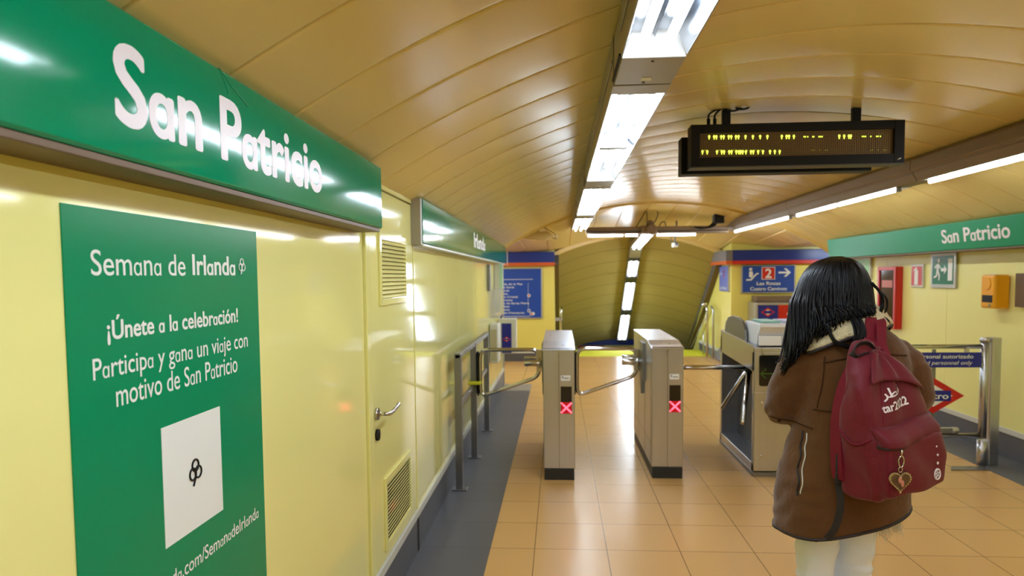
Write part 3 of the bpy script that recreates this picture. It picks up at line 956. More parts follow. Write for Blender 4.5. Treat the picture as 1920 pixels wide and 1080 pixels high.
# ================================================================== TURNSTILES
def gate(x0, y0, label):
    W, D = .235, 1.24
    t = thing('turnstile', (x0 + W / 2, y0 + D / 2, 0), label, 'turnstile', 'slim steel turnstiles with a red cross')
    x1, y1 = x0 + W, y0 + D
    b = MB()
    pr = [(y0, .085), (y0, .985), (y0 + .02, .999), (y0 + .25, 1.022), (y1, 1.03), (y1, .085)]
    b.prism(pr, (x0, 0, 0), Y_, Z_, (W, 0, 0))
    b.build('body', M_STEEL, t, bevel=.006)
    b = MB(); b.box(x0 + .005, x1 - .005, y0 - .004, y1 + .002, 0, .085); b.build('plinth', M_PLINTH, t, bevel=.002)
    b = MB()
    b.prism([(y0 - .006, .978), (y0 - .006, .99), (y0 + .25, 1.03), (y1 + .005, 1.038), (y1 + .005, 1.028), (y0 + .25, 1.02)], (x0 - .005, 0, 0), Y_, Z_, (W + .01, 0, 0))
    b.build('top_plate', M_STEEL, t, bevel=.003)
    b = MB(); xm = x0 + W * .5
    b.box(xm - .0015, xm + .0015, y0 - .0008, y0 + .002, .086, .985)
    b.box(x0 - .001, x0 + .002, y0 + .42, y0 + .423, .09, 1.0); b.box(x0 - .001, x0 + .002, y0 + .86, y0 + .863, .09, 1.0)
    b.box(x0 - .001, x0 + .002, y0 + .06, y0 + .063, .09, .99)
    b.box(x0 - .001, x0 + .002, y0 + .02, y1 - .02, .26, .263)
    b.build('panel_seam', M_DGREY, t)
    lx0, lx1 = x0 + W * .555, x0 + W * .91
    b = MB(); b.box(lx0, lx1, y0 - .004, y0 + .003, .505, .712); led = b.build('status_light', M_BLACKG, t, bevel=.002)
    b = MB(); b.box(lx0 + .002, lx1 - .002, y0 - .0048, y0 - .0035, .507, .592); b.build('glow_field', M_REDGLOW, led)
    b = MB(); cx, cz = (lx0 + lx1) / 2, .5505
    for s_ in (-1, 1):
        for i in range(-3, 4):
            q = i / 3 * .034
            b.ell((cx + q * 1.02, y0 - .006, cz + s_ * q), (.0072, .002, .0072), 6)
            if abs(i) < 3:
                q2 = (i + .5) / 3 * .034
                b.ell((cx + q2 * 1.02, y0 - .006, cz + s_ * q2), (.0065, .002, .0065), 6)
    b.build('red_cross', M_REDLED, led)
    b = MB(); b.box(x0 + W * .56, x0 + W * .86, y0 - .002, y0 + .002, .755, .795); stk = b.build('notice_sticker', M_PAPER, t)
    b = MB(); b.box(x0 + W * .60, x0 + W * .64, y0 - .0026, y0 - .002, .776, .786); b.box(x0 + W * .66, x0 + W * .83, y0 - .0026, y0 - .002, .771, .776); b.build('printed_line', M_DGREY, stk)
    b = MB(); b.cyl((xm, y0 - .009, .975), (xm, y0, .975), .006, 10); b.build('screw', M_CHROME, t)
    # dark bracket on the passage side
    b = MB()
    b.prism([(y0 + .40, .99), (y0 + .62, .99), (y0 + .62, .62), (y0 + .52, .56), (y0 + .52, .74), (y0 + .40, .68)], (x0 - .02, 0, 0), Y_, Z_, (.022, 0, 0))
    b.build('hinge_bracket', M_STEELD, t, bevel=.002)
    # swing arm: bent tube frame reaching left
    ya = y0 + .6
    A = rounded([(x0 - .545, ya, .925), (x0 - .045, ya, .925), (x0 - .045, ya, .70), (x0 - .545, ya, .525)], .075, 6)
    b = MB(); b.tube(A, .0165, 12, closed=True); arm = b.build('swing_arm', M_CHROME, t)
    b = MB()
    b.cyl((x0 - .17, ya, .815), (x0 + .01, ya, .815), .030, 18); b.cyl((x0 - .05, ya, .815), (x0 - .035, ya, .815), .048, 18); b.cyl((x0 - .17, ya, .86), (x0 - .01, ya, .86), .014, 12)
    b.box(x0 - .07, x0 - .02, ya - .02, ya + .02, .74, .92)
    b.build('arm_hub', M_CHROME, t, bevel=.002)
    b = MB(); b.box(x0 - .57, x0 - .556, ya - .02, ya + .02, .54, .91); b.build('rubber_edge', M_BLACK, arm)
    return t
g1 = gate(-.122, 5.09, 'first slim steel turnstile from the left wall, beside the grey floor strip')
g2 = copy_tree(g1, (.693 + .1175, 5.16 + .62, 0), 'second slim steel turnstile, between the first one and the tripod turnstile')

# tripod turnstile
t = thing('tripod_turnstile', (1.66, 5.76, 0), 'wide steel turnstile with three tube arms and a leaflet tray beside the woman', 'turnstile')
x0, x1, y0, y1 = 1.463, 1.88, 5.225, 6.30
b = MB()
b.box(x0, x1, y0, y0 + .05, .03, .955)
b.box(x0, x1, y1 - .05, y1, .03, 1.0)
b.box(x0, x1, y0, y1, .03, .10)
b.box(x0 + .16, x1, y0 + .05, y1 - .05, .1, .9)
b.prism([(y0, .80), (y0, .985), (y0 + .05, 1.0), (y1, 1.04), (y1, .84)], (x0, 0, 0), Y_, Z_, (x1 - x0, 0, 0))
b.build('body', M_STEEL, t, bevel=.005)
b = MB(); b.box(x0 + .153, x0 + .16, y0 + .05, y1 - .05, .1, .81); b.box(x0 + .005, x0 + .16, y0 + .045, y0 + .053, .1, .81); b.build('recess_panel', M_DGREY, t)
b = MB(); b.box(x0 - .004, x1 + .004, y0 - .004, y1 + .004, 0, .035); b.build('plinth', M_STEELD, t, bevel=.002)
b = MB(); b.box(x0 + .004, x1 - .004, y0 - .006, y0, .654, .95); hd = b.build('head_panel', M_STEEL, t, bevel=.003)
b = MB(); b.box(x0 + .004, x1 - .004, y0 - .006, y0, .045, .648); fp = b.build('front_panel', M_STEEL, t, bevel=.003)
b = MB()
pts = rounded([(x0 + .035, 0, .695), (x0 + .30, 0, .695), (x0 + .30, 0, .93), (x0 + .035, 0, .93)], .02, 4)
b.prism([(p.x, p.z) for p in pts], (0, y0 - .008, 0), X_, Z_, (0, .006, 0)); dsp = b.build('arrow_display', M_BLACKG, hd)
b = MB()
for (dx, dz) in [(i * .0115, 0) for i in range(-3, 5)] + [(-.023, .012), (-.0115, .023), (0, .033), (-.023, -.012), (-.0115, -.023), (0, -.033)]:
    b.ell((x0 + .082 + dx, y0 - .0095, .79 + dz), (.0042, .0015, .0042), 5)
b.build('green_arrow', M_GREENLED, dsp)
b = MB()
for xx, zz in ((x0 + .06, .57), (x0 + .06, .16), (x1 - .06, .57), (x1 - .06, .16)):
    b.ell((xx, y0 - .008, zz), (.010, .006, .010), 8)
b.build('screw', M_CHROME, fp)
# rounded shield on the far left top
b = MB()
sh = [(5.50, .99), (5.52, 1.10), (5.60, 1.165), (5.70, 1.185), (5.9, 1.19), (6.05, 1.17), (6.14, 1.12), (6.18, 1.03)]
b.prism(sh, (x0 + .005, 0, 0), Y_, Z_, (.02, 0, 0)); b.build('side_shield', M_STEELD, t, bevel=.004)
# tripod arms
hub = Vector((x0 + .04, 5.50, .80))
b = MB(); b.obox(hub + Vector((.02, .0, .0)), (.05, 0, -.02), (0, .06, 0), (.015, 0, .045)); b.build('tripod_hub', M_BLACK, t, bevel=.012)
for e in (Vector((.985, 5.50, .80)), Vector((1.36, 5.79, .415)), Vector((1.392, 5.27, .395))):
    dd = (e - hub).normalized()
    b = MB(); b.tube([hub + dd * .02, e - dd * .012, e], [.0185, .0185, .013], 14); b.build('tripod_arm', M_CHROME, t)
# leaflet tray
b = MB()
b.prism([(5.30, 1.0), (5.27, 1.075), (5.20, 1.14), (5.22, 1.165), (5.62, 1.165), (5.66, 1.0)], (1.50, 0, 0), Y_, Z_, (.40, 0, 0)); tray = b.build('leaflet_tray', M_TRAY, t, bevel=.006)
b = MB(); b.box(1.497, 1.903, 5.195, 5.205, 1.138, 1.168); b.build('tray_lip', M_TRAY, tray, bevel=.004)
for i, (xx, lab) in enumerate(((1.505, 'white leaflet stack standing on the tripod turnstile, under the tray, nearer the arms'), (1.672, 'white leaflet stack standing on the tripod turnstile, under the tray, nearer the woman'))):
    b = MB(); b.box(xx, xx + .16, 5.235, 5.268, 1.0, 1.072)
    tag(b.build('leaflet_stack', M_PAPER, bevel=.003), lab, 'leaflets', 'leaflet stacks on the tripod turnstile')
for i, (xx, m, lab) in enumerate(((1.53, mat('mint_paper', (150, 196, 186), .5), 'mint green leaflets lying on top of the white tray'), (1.70, mat('lilac_paper', (200, 200, 226), .5), 'pale lilac leaflets lying on top of the white tray'))):
    b = MB()
    for k in range(4):
        b.obox((xx + .075 + random.uniform(-.004, .004), 5.42, 1.168 + k * .004), (.068, .006 * (k - 1.5), 0), (-.006 * (k - 1.5), .15, 0), (0, 0, .0016))
    tag(b.build('leaflet', m), lab, 'leaflets', 'leaflets on top of the tray')

# ================================================================== LEFT HANDRAIL
t = thing('handrail_fence', (-.71, 5.75, 0), 'steel post handrail standing on the grey strip along the left wall', 'railing')
for y in (4.83, 5.71, 6.72):
    b = MB(); b.box(-.735, -.685, y - .03, y + .03, .008, .985); p = b.build('post', M_STEELD, t, bevel=.003)
    b = MB(); b.box(-.765, -.655, y - .045, y + .045, 0.002, .010); b.build('base_plate', M_STEELD, p, bevel=.002)
b = MB(); b.box(-.73, -.69, 4.80, 6.75, .955, .993); b.build('top_rail', M_STEELD, t, bevel=.004)
b = MB(); b.box(-.722, -.698, 4.83, 6.72, .60, .64); b.build('middle_rail', M_STEELD, t, bevel=.003)
b = MB(); b.box(-.682, -.668, 5.66, 5.70, .56, .90); b.build('rubber_stop', M_BLACK, t)
b = MB(); b.box(-.745, -.64, 5.58, 5.74, .645, .662); b.build('yellow_tag', M_TACT, t)
t.location.x -= .014

# ================================================================== STAFF GATE
t = thing('staff_gate', (2.95, 5.65, 0), 'steel staff gate with a blue notice and red diamond between woman and right wall', 'gate')
b = MB(); b.box(3.40, 3.475, 5.60, 5.69, 0.002, 1.02); b.build('post', M_STEEL, t, bevel=.006)
b = MB(); b.cyl((3.358, 5.62, .22), (3.358, 5.62, 1.0), .030, 20); b.cyl((3.358, 5.62, 0.002), (3.358, 5.62, .20), .036, 20); b.cyl((3.358, 5.62, .985), (3.358, 5.62, 1.02), .036, 20); b.build('hinge_post', M_STEEL, t)
b = MB(); b.tube([(3.345, 5.62, .95), (2.25, 5.62, .95), (2.25, 5.62, .237), (3.345, 5.62, .237)], .019, 14); lf = b.build('gate_frame', M_CHROME, t)
b = MB(); b.box(2.5, 3.12, 5.61, 5.63, .255, .30); b.cyl((3.12, 5.62, .277), (3.17, 5.62, .277), .026, 14); b.build('lower_bar', M_STEEL, t, bevel=.004)
for xx in (2.62, 3.22):
    b = MB(); b.box(xx - .016, xx + .016, 5.605, 5.63, .885, .945); b.build('sign_clip', M_STEEL, t, bevel=.004)
for zz in (.80, .885):
    b = MB(); b.box(3.30, 3.345, 5.60, 5.635, zz - .012, zz + .02); b.build('hinge', M_STEEL, t, bevel=.003)
b = MB(); b.box(2.56, 3.325, 5.598, 5.606, .785, .905); pl_ = b.build('notice_plate', M_BLUES, t, bevel=.001)
lettering('lettering', 'Solo personal autorizado', (2.715, 5.598, .858), X_, Z_, .545, .031, M_WHITEP, pl_, weight=.012, lift=.001, thick=.0006)
lettering('lettering', 'Authorised personnel only', (2.695, 5.598, .808), X_, Z_, .56, .031, M_WHITEP, pl_, weight=.002, shear=.25, lift=.001, thick=.0006)
def diamond(cx, cz, hw, hh, y, par, word, dy=-1, ax=X_, o=None, thick=.008, barh=.30, barw=.62):
    """red diamond emblem with white heart and blue bar"""
    o = Vector((cx, y, cz)) if o is None else Vector(o)
    nrm = Vector(ax).cross(Z_)
    b = MB(); b.prism([(-hw, 0), (0, -hh), (hw, 0), (0, hh)], o, ax, Z_, nrm * thick); em = b.build('diamond_emblem', M_RED, par, bevel=.001)
    b = MB(); b.prism([(-hw * .62, 0), (0, -hh * .62), (hw * .62, 0), (0, hh * .62)], o + nrm * thick, ax, Z_, nrm * .001); b.build('white_diamond', M_WHITEP, em)
    b = MB(); b.prism([(-hw * barw, -hh * barh), (hw * barw, -hh * barh), (hw * barw, hh * barh), (-hw * barw, hh * barh)], o + nrm * (thick + .001), ax, Z_, nrm * .0012); b.build('blue_bar', M_BLUES, em)
    if word:
        lettering('lettering', word, o + nrm * (thick + .0022) - Vector(ax) * hw * barw * .86 - Z_ * hh * barh * .58, ax, Z_, hw * barw * 1.72, hh * barh * 1.1, M_WHITEP, em, weight=.018, lift=.0002, thick=.0006)
    return em
diamond(2.965, .56, .235, .142, 5.604, t, 'Metro', barw=.56)
b = MB(); b.box(2.95, 2.98, 5.604, 5.61, .30, .93); b.build('emblem_strap', M_STEELD, t)
b = MB(); b.obox((3.20, 5.50, .004), (.14, .0, 0), (.03, .055, 0), (0, 0, .003))
tag(b.build('floor_plate_cover', M_STEELD), 'small steel plate lying on the floor before the staff gate post', 'floor plate')

# ================================================================== RIGHT WALL FITTINGS
def wall_sign(name, label, y0, y1, z0, z1, mface, mframe, depth=.03, fr=.03, cat='sign', x=XR):
    t = thing(name, (x - depth / 2, (y0 + y1) / 2, z0), label, cat)
    b = MB(); b.box(x - depth, x, y0, y1, z0, z1); b.build('sign_frame', mframe, t, bevel=.004)
    b = MB(); b.box(x - depth - .002, x - depth + .004, y0 + fr, y1 - fr, z0 + fr, z1 - fr); fc = b.build('sign_face', mface, t)
    return t, fc, x - depth - .002
# exit sign
t, fc, xs = wall_sign('exit_sign', 'green exit sign with a running man, arrow and door on right wall', 6.63, 7.06, 1.39, 1.73, M_EXITG, M_ALU, .02, .035)
def P(poly, name, m, par, ya, z_, s, x, dirn=-1):
    """polygons of a pictogram on the right wall; a runs towards -Y"""
    b = MB()
    for q in poly:
        b.prism([(a * s, c * s) for a, c in q], (x, ya, z_), (0, dirn, 0), Z_, (-.0015, 0, 0))
    return b.build(name, m, par)
def disc(cx, cy, r, n=14): return [(cx + r * cos(2 * pi * i / n), cy + r * sin(2 * pi * i / n)) for i in range(n)]
P([disc(.34, .86, .075), [(.20, .72), (.36, .76), (.34, .46), (.20, .44)], [(.33, .76), (.48, .60), (.44, .55), (.32, .68)], [(.22, .74), (.06, .62), (.09, .56), (.22, .64)],
   [(.22, .48), (.34, .48), (.44, .30), (.40, .12), (.34, .13), (.36, .28)], [(.20, .48), (.28, .46), (.24, .26), (.04, .20), (.03, .27), (.17, .31)]], 'running_man', M_WHITEP, fc, 7.00, 1.43, .26, xs)
P([[(.50, .46), (.72, .46), (.72, .36), (.88, .52), (.72, .68), (.72, .58), (.50, .58)]], 'arrow', M_WHITEP, fc, 7.0, 1.43, .26, xs)
P([[(.96, .12), (1.24, .12), (1.24, .92), (.96, .92)]], 'door_shape', M_WHITEP, fc, 7.0, 1.43, .26, xs)
# extinguisher sign
t, fc, xs = wall_sign('extinguisher_sign', 'small red sign with a white fire extinguisher beside the red cabinet', 7.20, 7.44, 1.39, 1.625, M_RED, M_LTRIM, .02, .02)
P([rounded_ for rounded_ in [[(.32, .0), (.68, .0), (.68, .72), (.60, .84), (.40, .84), (.32, .72)], [(.44, .84), (.56, .84), (.56, .95), (.44, .95)], [(.2, .80), (.52, .98), (.52, .92), (.24, .74)]]], 'extinguisher_shape', M_WHITEP, fc, 7.42, 1.415, .19, xs)
# pale green sign
t, fc, xs = wall_sign('pale_green_sign', 'pale green framed sign partly hidden behind the black hair', 8.36, 9.0, 1.46, 1.73, M_PALEG, M_LTRIM, .03, .03)
lettering('lettering', 'M', (xs, 8.56, 1.62), (0, -1, 0), Z_, .07, .05, M_WHITEP, fc, weight=.02)
lettering('lettering', '•••• – ••', (xs, 8.72, 1.545), (0, -1, 0), Z_, .28, .03, M_WHITEP, fc)
lettering('lettering', '• •– ••', (xs, 8.68, 1.495), (0, -1, 0), Z_, .22, .03, M_WHITEP, fc)
# fire cabinet
t = thing('fire_cabinet', (XR - .07, 7.86, .93), 'tall red fire cabinet with a glass front on right wall', 'cabinet')
b = MB(); y0, y1, z0, z1 = 7.64, 8.06, .93, 1.61
xf = XR - .08
b.box(xf + .02, XR, y0, y1, z0, z1)
b.box(xf, xf + .02, y0, y0 + .045, z0, z1); b.box(xf, xf + .02, y1 - .045, y1, z0, z1); b.box(xf, xf + .02, y0 + .045, y1 - .045, z0, z0 + .04); b.box(xf, xf + .02, y0 + .045, y1 - .045, z1 - .04, z1)
b.build('cabinet_body', M_RED, t, bevel=.004)
b = MB(); b.box(xf + .012, xf + .018, y0 + .045, y1 - .045, z0 + .04, z1 - .04); gl = b.build('glass_pane', M_GLASS, t)
b = MB(); b.box(xf + .0105, xf + .012, y0 + .09, y1 - .09, 1.38, 1.46); b.box(xf + .0105, xf + .012, y0 + .10, y1 - .14, .98, 1.03); b.build('label', mat('pink_label', (196, 120, 116), .5), gl)
# yellow call point
t = thing('alarm_box', (XR - .06, 5.98, 1.235), 'amber yellow alarm call box on right wall', 'alarm')
b = MB(); b.box(XR - .13, XR - .004, 5.875, 6.06, 1.235, 1.515); b.build('alarm_case', M_YELBOX, t, bevel=.018)
b = MB(); b.cyl((XR - .136, 5.97, 1.44), (XR - .126, 5.97, 1.44), .052, 24); b.build('push_button', M_YELBOX, t, bevel=.004)
b = MB(); b.box(XR - .133, XR - .126, 5.895, 6.03, 1.285, 1.345); b.build('keypad', M_BLACK, t)
b = MB(); b.cyl((XR - .134, 5.93, 1.262), (XR - .127, 5.93, 1.262), .014, 12); b.build('key_lock', M_CHROME, t)
b = MB(); b.box(XR - .003, XR - .0005, 6.05, 6.16, 1.24, 1.52); pp = tag(b.build('instruction_sheet', M_PAPER), 'white instruction sheet with a red mark next to the alarm box', 'notice')
b = MB(); b.cyl((XR - .0042, 6.105, 1.345), (XR - .003, 6.105, 1.345), .03, 16)
b.build('red_mark', M_RED, pp)
b = MB()
for i in range(7):
    b.box(XR - .0038, XR - .003, 6.075, 6.14, 1.40 + i * .015, 1.403 + i * .015)
b.build('printed_line', M_ALU, pp)
b = MB(); b.box(XR - .05, XR - .001, 5.42, 5.745, 1.255, 1.525)
tag(b.build('wall_box', M_BROWN, bevel=.004), 'bronze wall box cut by the right edge of the picture', 'box')

# ================================================================== LOBBY FITTINGS
# map panel
t = thing('station_map', (-.9, 12.385, .80), 'blue station list panel on the far left lobby wall', 'sign')
b = MB(); b.box(-1.6, -.30, 12.37, 12.395, .78, 1.70); b.build('sign_frame', M_ALU, t, bevel=.004)
b = MB(); b.box(-1.585, -.325, 12.365, 12.372, .80, 1.685); fc = b.build('sign_face', M_BLUE, t)
names = ['Avenida de la Paz', 'Arturo Soria', 'Esperanza', 'Canillas', 'Mar de Cristal', 'San Lorenzo', 'Parque de Santa María', 'Hortaleza', 'Manoteras', 'Pinar de Chamartín']
for i, nme in enumerate(names):
    lettering('lettering', nme, (-1.17, 12.365, 1.395 - i * .058), X_, Z_, .030 * len(nme), .034, M_WHITEP, fc, weight=.01)
b = MB(); b.box(-1.1, -.47, 12.3635, 12.365, 1.49, 1.498); b.box(-.56, -.556, 12.3635, 12.365, .9, 1.43); b.box(-1.1, -.52, 12.3635, 12.365, .82, .828); b.build('line', M_WHITEP, fc)
b = MB()
for xx, zz, m in ((-.545, 1.20, M_RED), (-.545, .925, M_BLUES), (-.50, .87, M_RED), (-.47, .872, M_WHITEP)):
    b.cyl((xx, 12.362, zz), (xx, 12.365, zz), .03, 14, M_WHITEP); b.cyl((xx, 12.360, zz), (xx, 12.362, zz), .018, 14, m)
b.build('line_marker', None, fc)
# white info box and cream cabinet on the left wall end
t = thing('information_box', (-.66, 8.85, .55), 'white wall box with a navy panel and red diamond at the left wall end', 'box')
b = MB(); b.box(-.79, -.555, 8.75, 8.95, .55, 1.0); b.build('box_body', M_LTRIM, t, bevel=.01)
b = MB(); b.box(-.74, -.615, 8.742, 8.752, .56, .94); fc = b.build('front_panel', M_BLUES, t)
diamond(-.677, .735, .05, .035, 8.742, fc, None, thick=.002)
b = MB(); b.tube([(-.75, 8.8, 1.0), (-.75, 8.8, 1.03), (-.72, 8.8, 1.045)], .01, 8); b.build('box_latch', M_BLUES, t)
t = thing('cream_cabinet', (-.70, 7.9, .55), 'cream wall cabinet with a grey door before the white information box', 'cabinet')
b = MB(); b.box(-.795, -.70, 7.75, 8.1, .55, 1.0); b.build('cabinet_body', M_LTRIM, t, bevel=.008)
b = MB(); b.box(-.78, -.715, 7.745, 7.752, .58, .94); b.build('cabinet_door', mat('putty', (176, 170, 140), .5), t)
# small hanging sign and dark frame under the Irlanda sign
t = thing('projecting_sign', (-.70, 8.45, 1.40), 'mint green sign sticking out of the left wall below the Irlanda sign', 'sign')
b = MB(); b.box(-.795, -.70, 8.43, 8.47, 1.39, 1.695); b.build('sign_bracket', M_LTRIM, t, bevel=.003)
b = MB(); b.box(-.735, -.695, 8.425, 8.475, 1.40, 1.70); b.build('sign_face', M_MINT, t)
b = MB(); b.box(-.798, -.77, 7.62, 7.72, 1.38, 1.68); tag(b.build('picture_frame', M_STEELD, bevel=.003), 'narrow dark frame on the left wall beside the mint green sign', 'frame')
# direction sign
t = thing('direction_sign', (3.49, 11.73, 1.24), 'blue direction sign with red number two and white arrow', 'sign')
b = MB(); b.box(3.05, 3.945, 11.715, 11.745, 1.225, 1.70); b.build('sign_frame', M_ALU, t, bevel=.003)
b = MB(); b.box(3.075, 3.92, 11.709, 11.716, 1.245, 1.685); fc = b.build('sign_face', M_BLUE, t)
b = MB(); b.box(3.385, 3.605, 11.706, 11.709, 1.455, 1.665, M_WHITEP); b.box(3.395, 3.595, 11.704, 11.7065, 1.465, 1.655, M_RED); ln = b.build('line_square', None, fc)
lettering('lettering', '2', (3.44, 11.704, 1.485), X_, Z_, .11, .15, M_WHITEP, ln, weight=.03)
lettering('lettering', 'Las Rosas', (3.305, 11.709, 1.365), X_, Z_, .39, .055, M_WHITEP, fc, weight=.02)
lettering('lettering', 'Cuatro Caminos', (3.20, 11.709, 1.275), X_, Z_, .60, .055, M_WHITEP, fc, weight=.02)
b = MB(); b.prism([(3.66, 1.555), (3.80, 1.555), (3.745, 1.50), (3.785, 1.50), (3.86, 1.57), (3.785, 1.64), (3.745, 1.64), (3.80, 1.585), (3.66, 1.585)], (0, 11.709, 0), X_, Z_, (0, -.002, 0)); b.build('arrow', M_WHITEP, fc)
b = MB(); b.prism(disc(3.205, 1.63, .026), (0, 11.709, 0), X_, Z_, (0, -.002, 0)); b.prism([(3.18, 1.50), (3.18, 1.595), (3.235, 1.595), (3.245, 1.53), (3.225, 1.49)], (0, 11.709, 0), X_, Z_, (0, -.002, 0))
b.prism([(3.135, 1.465), (3.20, 1.465), (3.30, 1.565), (3.335, 1.565), (3.335, 1.545), (3.31, 1.545), (3.215, 1.44), (3.135, 1.44)], (0, 11.709, 0), X_, Z_, (0, -.002, 0)); b.build('escalator_figure', M_WHITEP, fc)
# lilac sign round the corner
t = thing('stairwell_sign', (2.89, 12.12, 1.25), 'small lilac blue sign on the stair wall round the corner', 'sign')
b = MB(); b.box(2.872, 2.898, 11.86, 12.50, 1.255, 1.69); b.build('sign_face', M_LILAC, t, bevel=.003)
b = MB(); b.box(2.868, 2.9, 11.845, 11.862, 1.245, 1.70); b.build('sign_edge', M_ALU, t)
lettering('lettering', '2', (2.872, 12.2, 1.50), (0, -1, 0), Z_, .09, .12, M_RED, t, weight=.03)
lettering('lettering', '←', (2.872, 12.42, 1.52), (0, -1, 0), Z_, .16, .09, M_WHITEP, t)
lettering('lettering', 'Las Rosas', (2.872, 12.42, 1.29), (0, -1, 0), Z_, .45, .05, M_WHITEP, t, weight=.01)
# ticket machine
t = thing('ticket_machine', (3.55, 11.5, 0), 'ticket machine with a blue and red header below the direction sign', 'ticket machine')
b = MB(); b.box(3.17, 4.0, 11.3, 11.735, 0, .75); b.build('machine_body', M_ALU, t, bevel=.01)
b = MB(); b.box(3.17, 4.0, 11.3, 11.735, .752, 1.085); hd = b.build('header', M_ALU, t, bevel=.02)
b = MB(); b.box(3.215, 3.53, 11.29, 11.302, .775, 1.045); fc = b.build('blue_panel', M_BLUES, hd)
diamond(3.37, .93, .11, .075, 11.29, fc, None, thick=.002)
b = MB(); b.box(3.535, 3.95, 11.29, 11.302, .775, 1.045); fc = b.build('red_panel', M_RED, hd)
b = MB(); b.prism([(3.68, .95), (3.72, .93), (3.80, .97), (3.90, .985), (3.92, 1.03), (3.80, 1.02), (3.70, 1.035)], (0, 11.29, 0), X_, Z_, (0, -.002, 0), M_BLUES); b.cyl((3.70, 11.287, .90), (3.70, 11.29, .90), .03, 14, M_WHITEP); b.build('printed_figure', None, fc)
b = MB(); b.box(3.23, 3.86, 11.45, 11.73, 1.09, 1.185); tag(b.build('machine_top_box', M_LAMPB, bevel=.006), 'taupe box lying on top of the ticket machine', 'box')
# stair handrails
t = thing('stair_handrail', (2.72, 13.3, 0), 'steel tube handrail on the right side of the stairs', 'railing')
b = MB(); b.tube(rounded([(2.74, 12.85, .02), (2.74, 12.85, .95), (2.72, 13.15, .99), (2.72, 15.6, -.55)], .1, 6, False), .024, 10); b.build('rail_tube', M_CHROME, t)
b = MB(); b.tube(rounded([(2.80, 12.62, .02), (2.80, 12.62, .92), (2.80, 12.80, .96)], .08, 6, False), .02, 10); b.build('post', M_STEEL, t)
b = MB(); b.tube([(2.74, 12.87, .8), (2.72, 14.3, .05)], .014, 8); b.tube([(2.78, 13.35, .02), (2.78, 13.35, .45)], .014, 8); b.build('brace', M_STEEL, t)
b = MB(); b.ell((2.72, 13.0, .99), (.05, .05, .05), 10); b.build('end_knob', M_CHROME, t)
t = thing('stair_handrail', (.06, 13.3, 0), 'steel handrail on the left side of the stairs by the map wall', 'railing')
b = MB(); b.tube(rounded([(.03, 12.7, .25), (.03, 12.7, .93), (.05, 13.0, .97), (.05, 15.4, -.6)], .1, 6, False), .024, 10); b.build('rail_tube', M_CHROME, t)
b = MB(); b.box(-.078, .015, 12.62, 12.78, .72, .78); b.build('bracket', M_STEEL, t)
t = thing('stair_bin', (2.86, 12.15, 0), 'dark grey kick plate box at the foot of the stair wall', 'box')
b = MB(); b.prism([(11.86, .02), (12.6, .02), (12.6, .12), (12.1, .33), (11.86, .33)], (2.84, 0, 0), Y_, Z_, (.055, 0, 0)); b.build('box_body', M_GREYC, t)
# landing signs far below
def landing(name, x0, x1, z0, z1, m, lab):
    b = MB(); b.box(x0, x1, 19.93, 19.98, z0, z1)
    return tag(b.build(name, m), lab, 'sign', 'signs on the wall below the stairs')
landing('landing_band', -.1, 2.9, -.46, -.25, M_BLUED, 'navy band on the wall at the bottom of the stairs')
landing('landing_poster', .55, 1.32, -.72, -.48, mat('rose_red', (190, 60, 66), .4), 'red poster glimpsed at the bottom of the stairs')
landing('landing_poster', 1.55, 2.05, -.72, -.50, M_EXITG, 'dark green sign glimpsed at the bottom of the stairs')
landing('landing_poster', .08, .3, -.70, -.49, M_BLUE, 'small blue sign glimpsed at the bottom of the stairs')
# ceiling gear: loudspeaker, cables, camera
t = thing('loudspeaker', (-.3, 9.95, 2.05), 'cream loudspeaker unit under the ceiling above the blue station map', 'speaker')
b = MB(); b.prism([(-.5, 2.09), (-.2, 2.06), (-.06, 2.12), (-.16, 2.20), (-.47, 2.17)], (0, 9.9, 0), X_, Z_, (0, .16, 0)); b.build('case', mat('cream_paint', (196, 168, 104), .5), t, bevel=.01)
b = MB(); b.box(-.36, -.28, 9.93, 10.02, 2.15, zA_(-.32)); b.build('bracket', M_LAMPB, t)
b = MB(); b.tube(smooth_path([(-.12, 9.95, 2.12), (-.04, 9.93, 2.08), (-.05, 9.93, 2.15), (-.2, 9.95, 2.24), (-.3, 9.97, 2.28)], 6), .006, 6); b.build('cable', M_LAMPB, t)
t = thing('security_camera', (1.83, 11.0, 1.99), 'small security camera hanging under the lobby ceiling', 'camera')
b = MB(); b.box(1.80, 1.87, 10.93, 11.1, 1.985, 2.05); b.build('camera_body', M_LTRIM, t, bevel=.008)
b = MB(); b.cyl((1.85, 10.92, 2.03), (1.85, 10.94, 2.03), .028, 16); b.build('lens', M_BLACKG, t)
b = MB(); b.tube(smooth_path([(1.84, 11.02, 2.05), (1.84, 11.02, 2.12), (1.86, 11.02, 2.3), (1.86, 11.02, 2.40)], 4), .012, 8); b.tube(smooth_path([(1.84, 11.0, 2.06), (1.76, 10.97, 2.08), (1.78, 11, 2.14), (1.84, 11.02, 2.16)], 5), .006, 6); b.build('mount', M_DGREY, t)
b = MB()
for i in range(7):
    a = random.uniform(-.05, .05)
    b.tube(smooth_path([(2.36 + a, 10.35 + a, vault(2.36) - .0), (2.33 + a * .8, 10.35, 2.33), (2.24 + a * .6, 10.38 + i * .01, 2.25), (2.1 - i * .012, 10.45, 2.235 + i * .004)], 5), .012, 8)
b.box(2.28, 2.42, 10.25, 10.4, 2.30, 2.47)
tag(b.build('cable_bundle', M_BLACK), 'black bundle of cables dropping from the ceiling to the cross beam', 'cables')
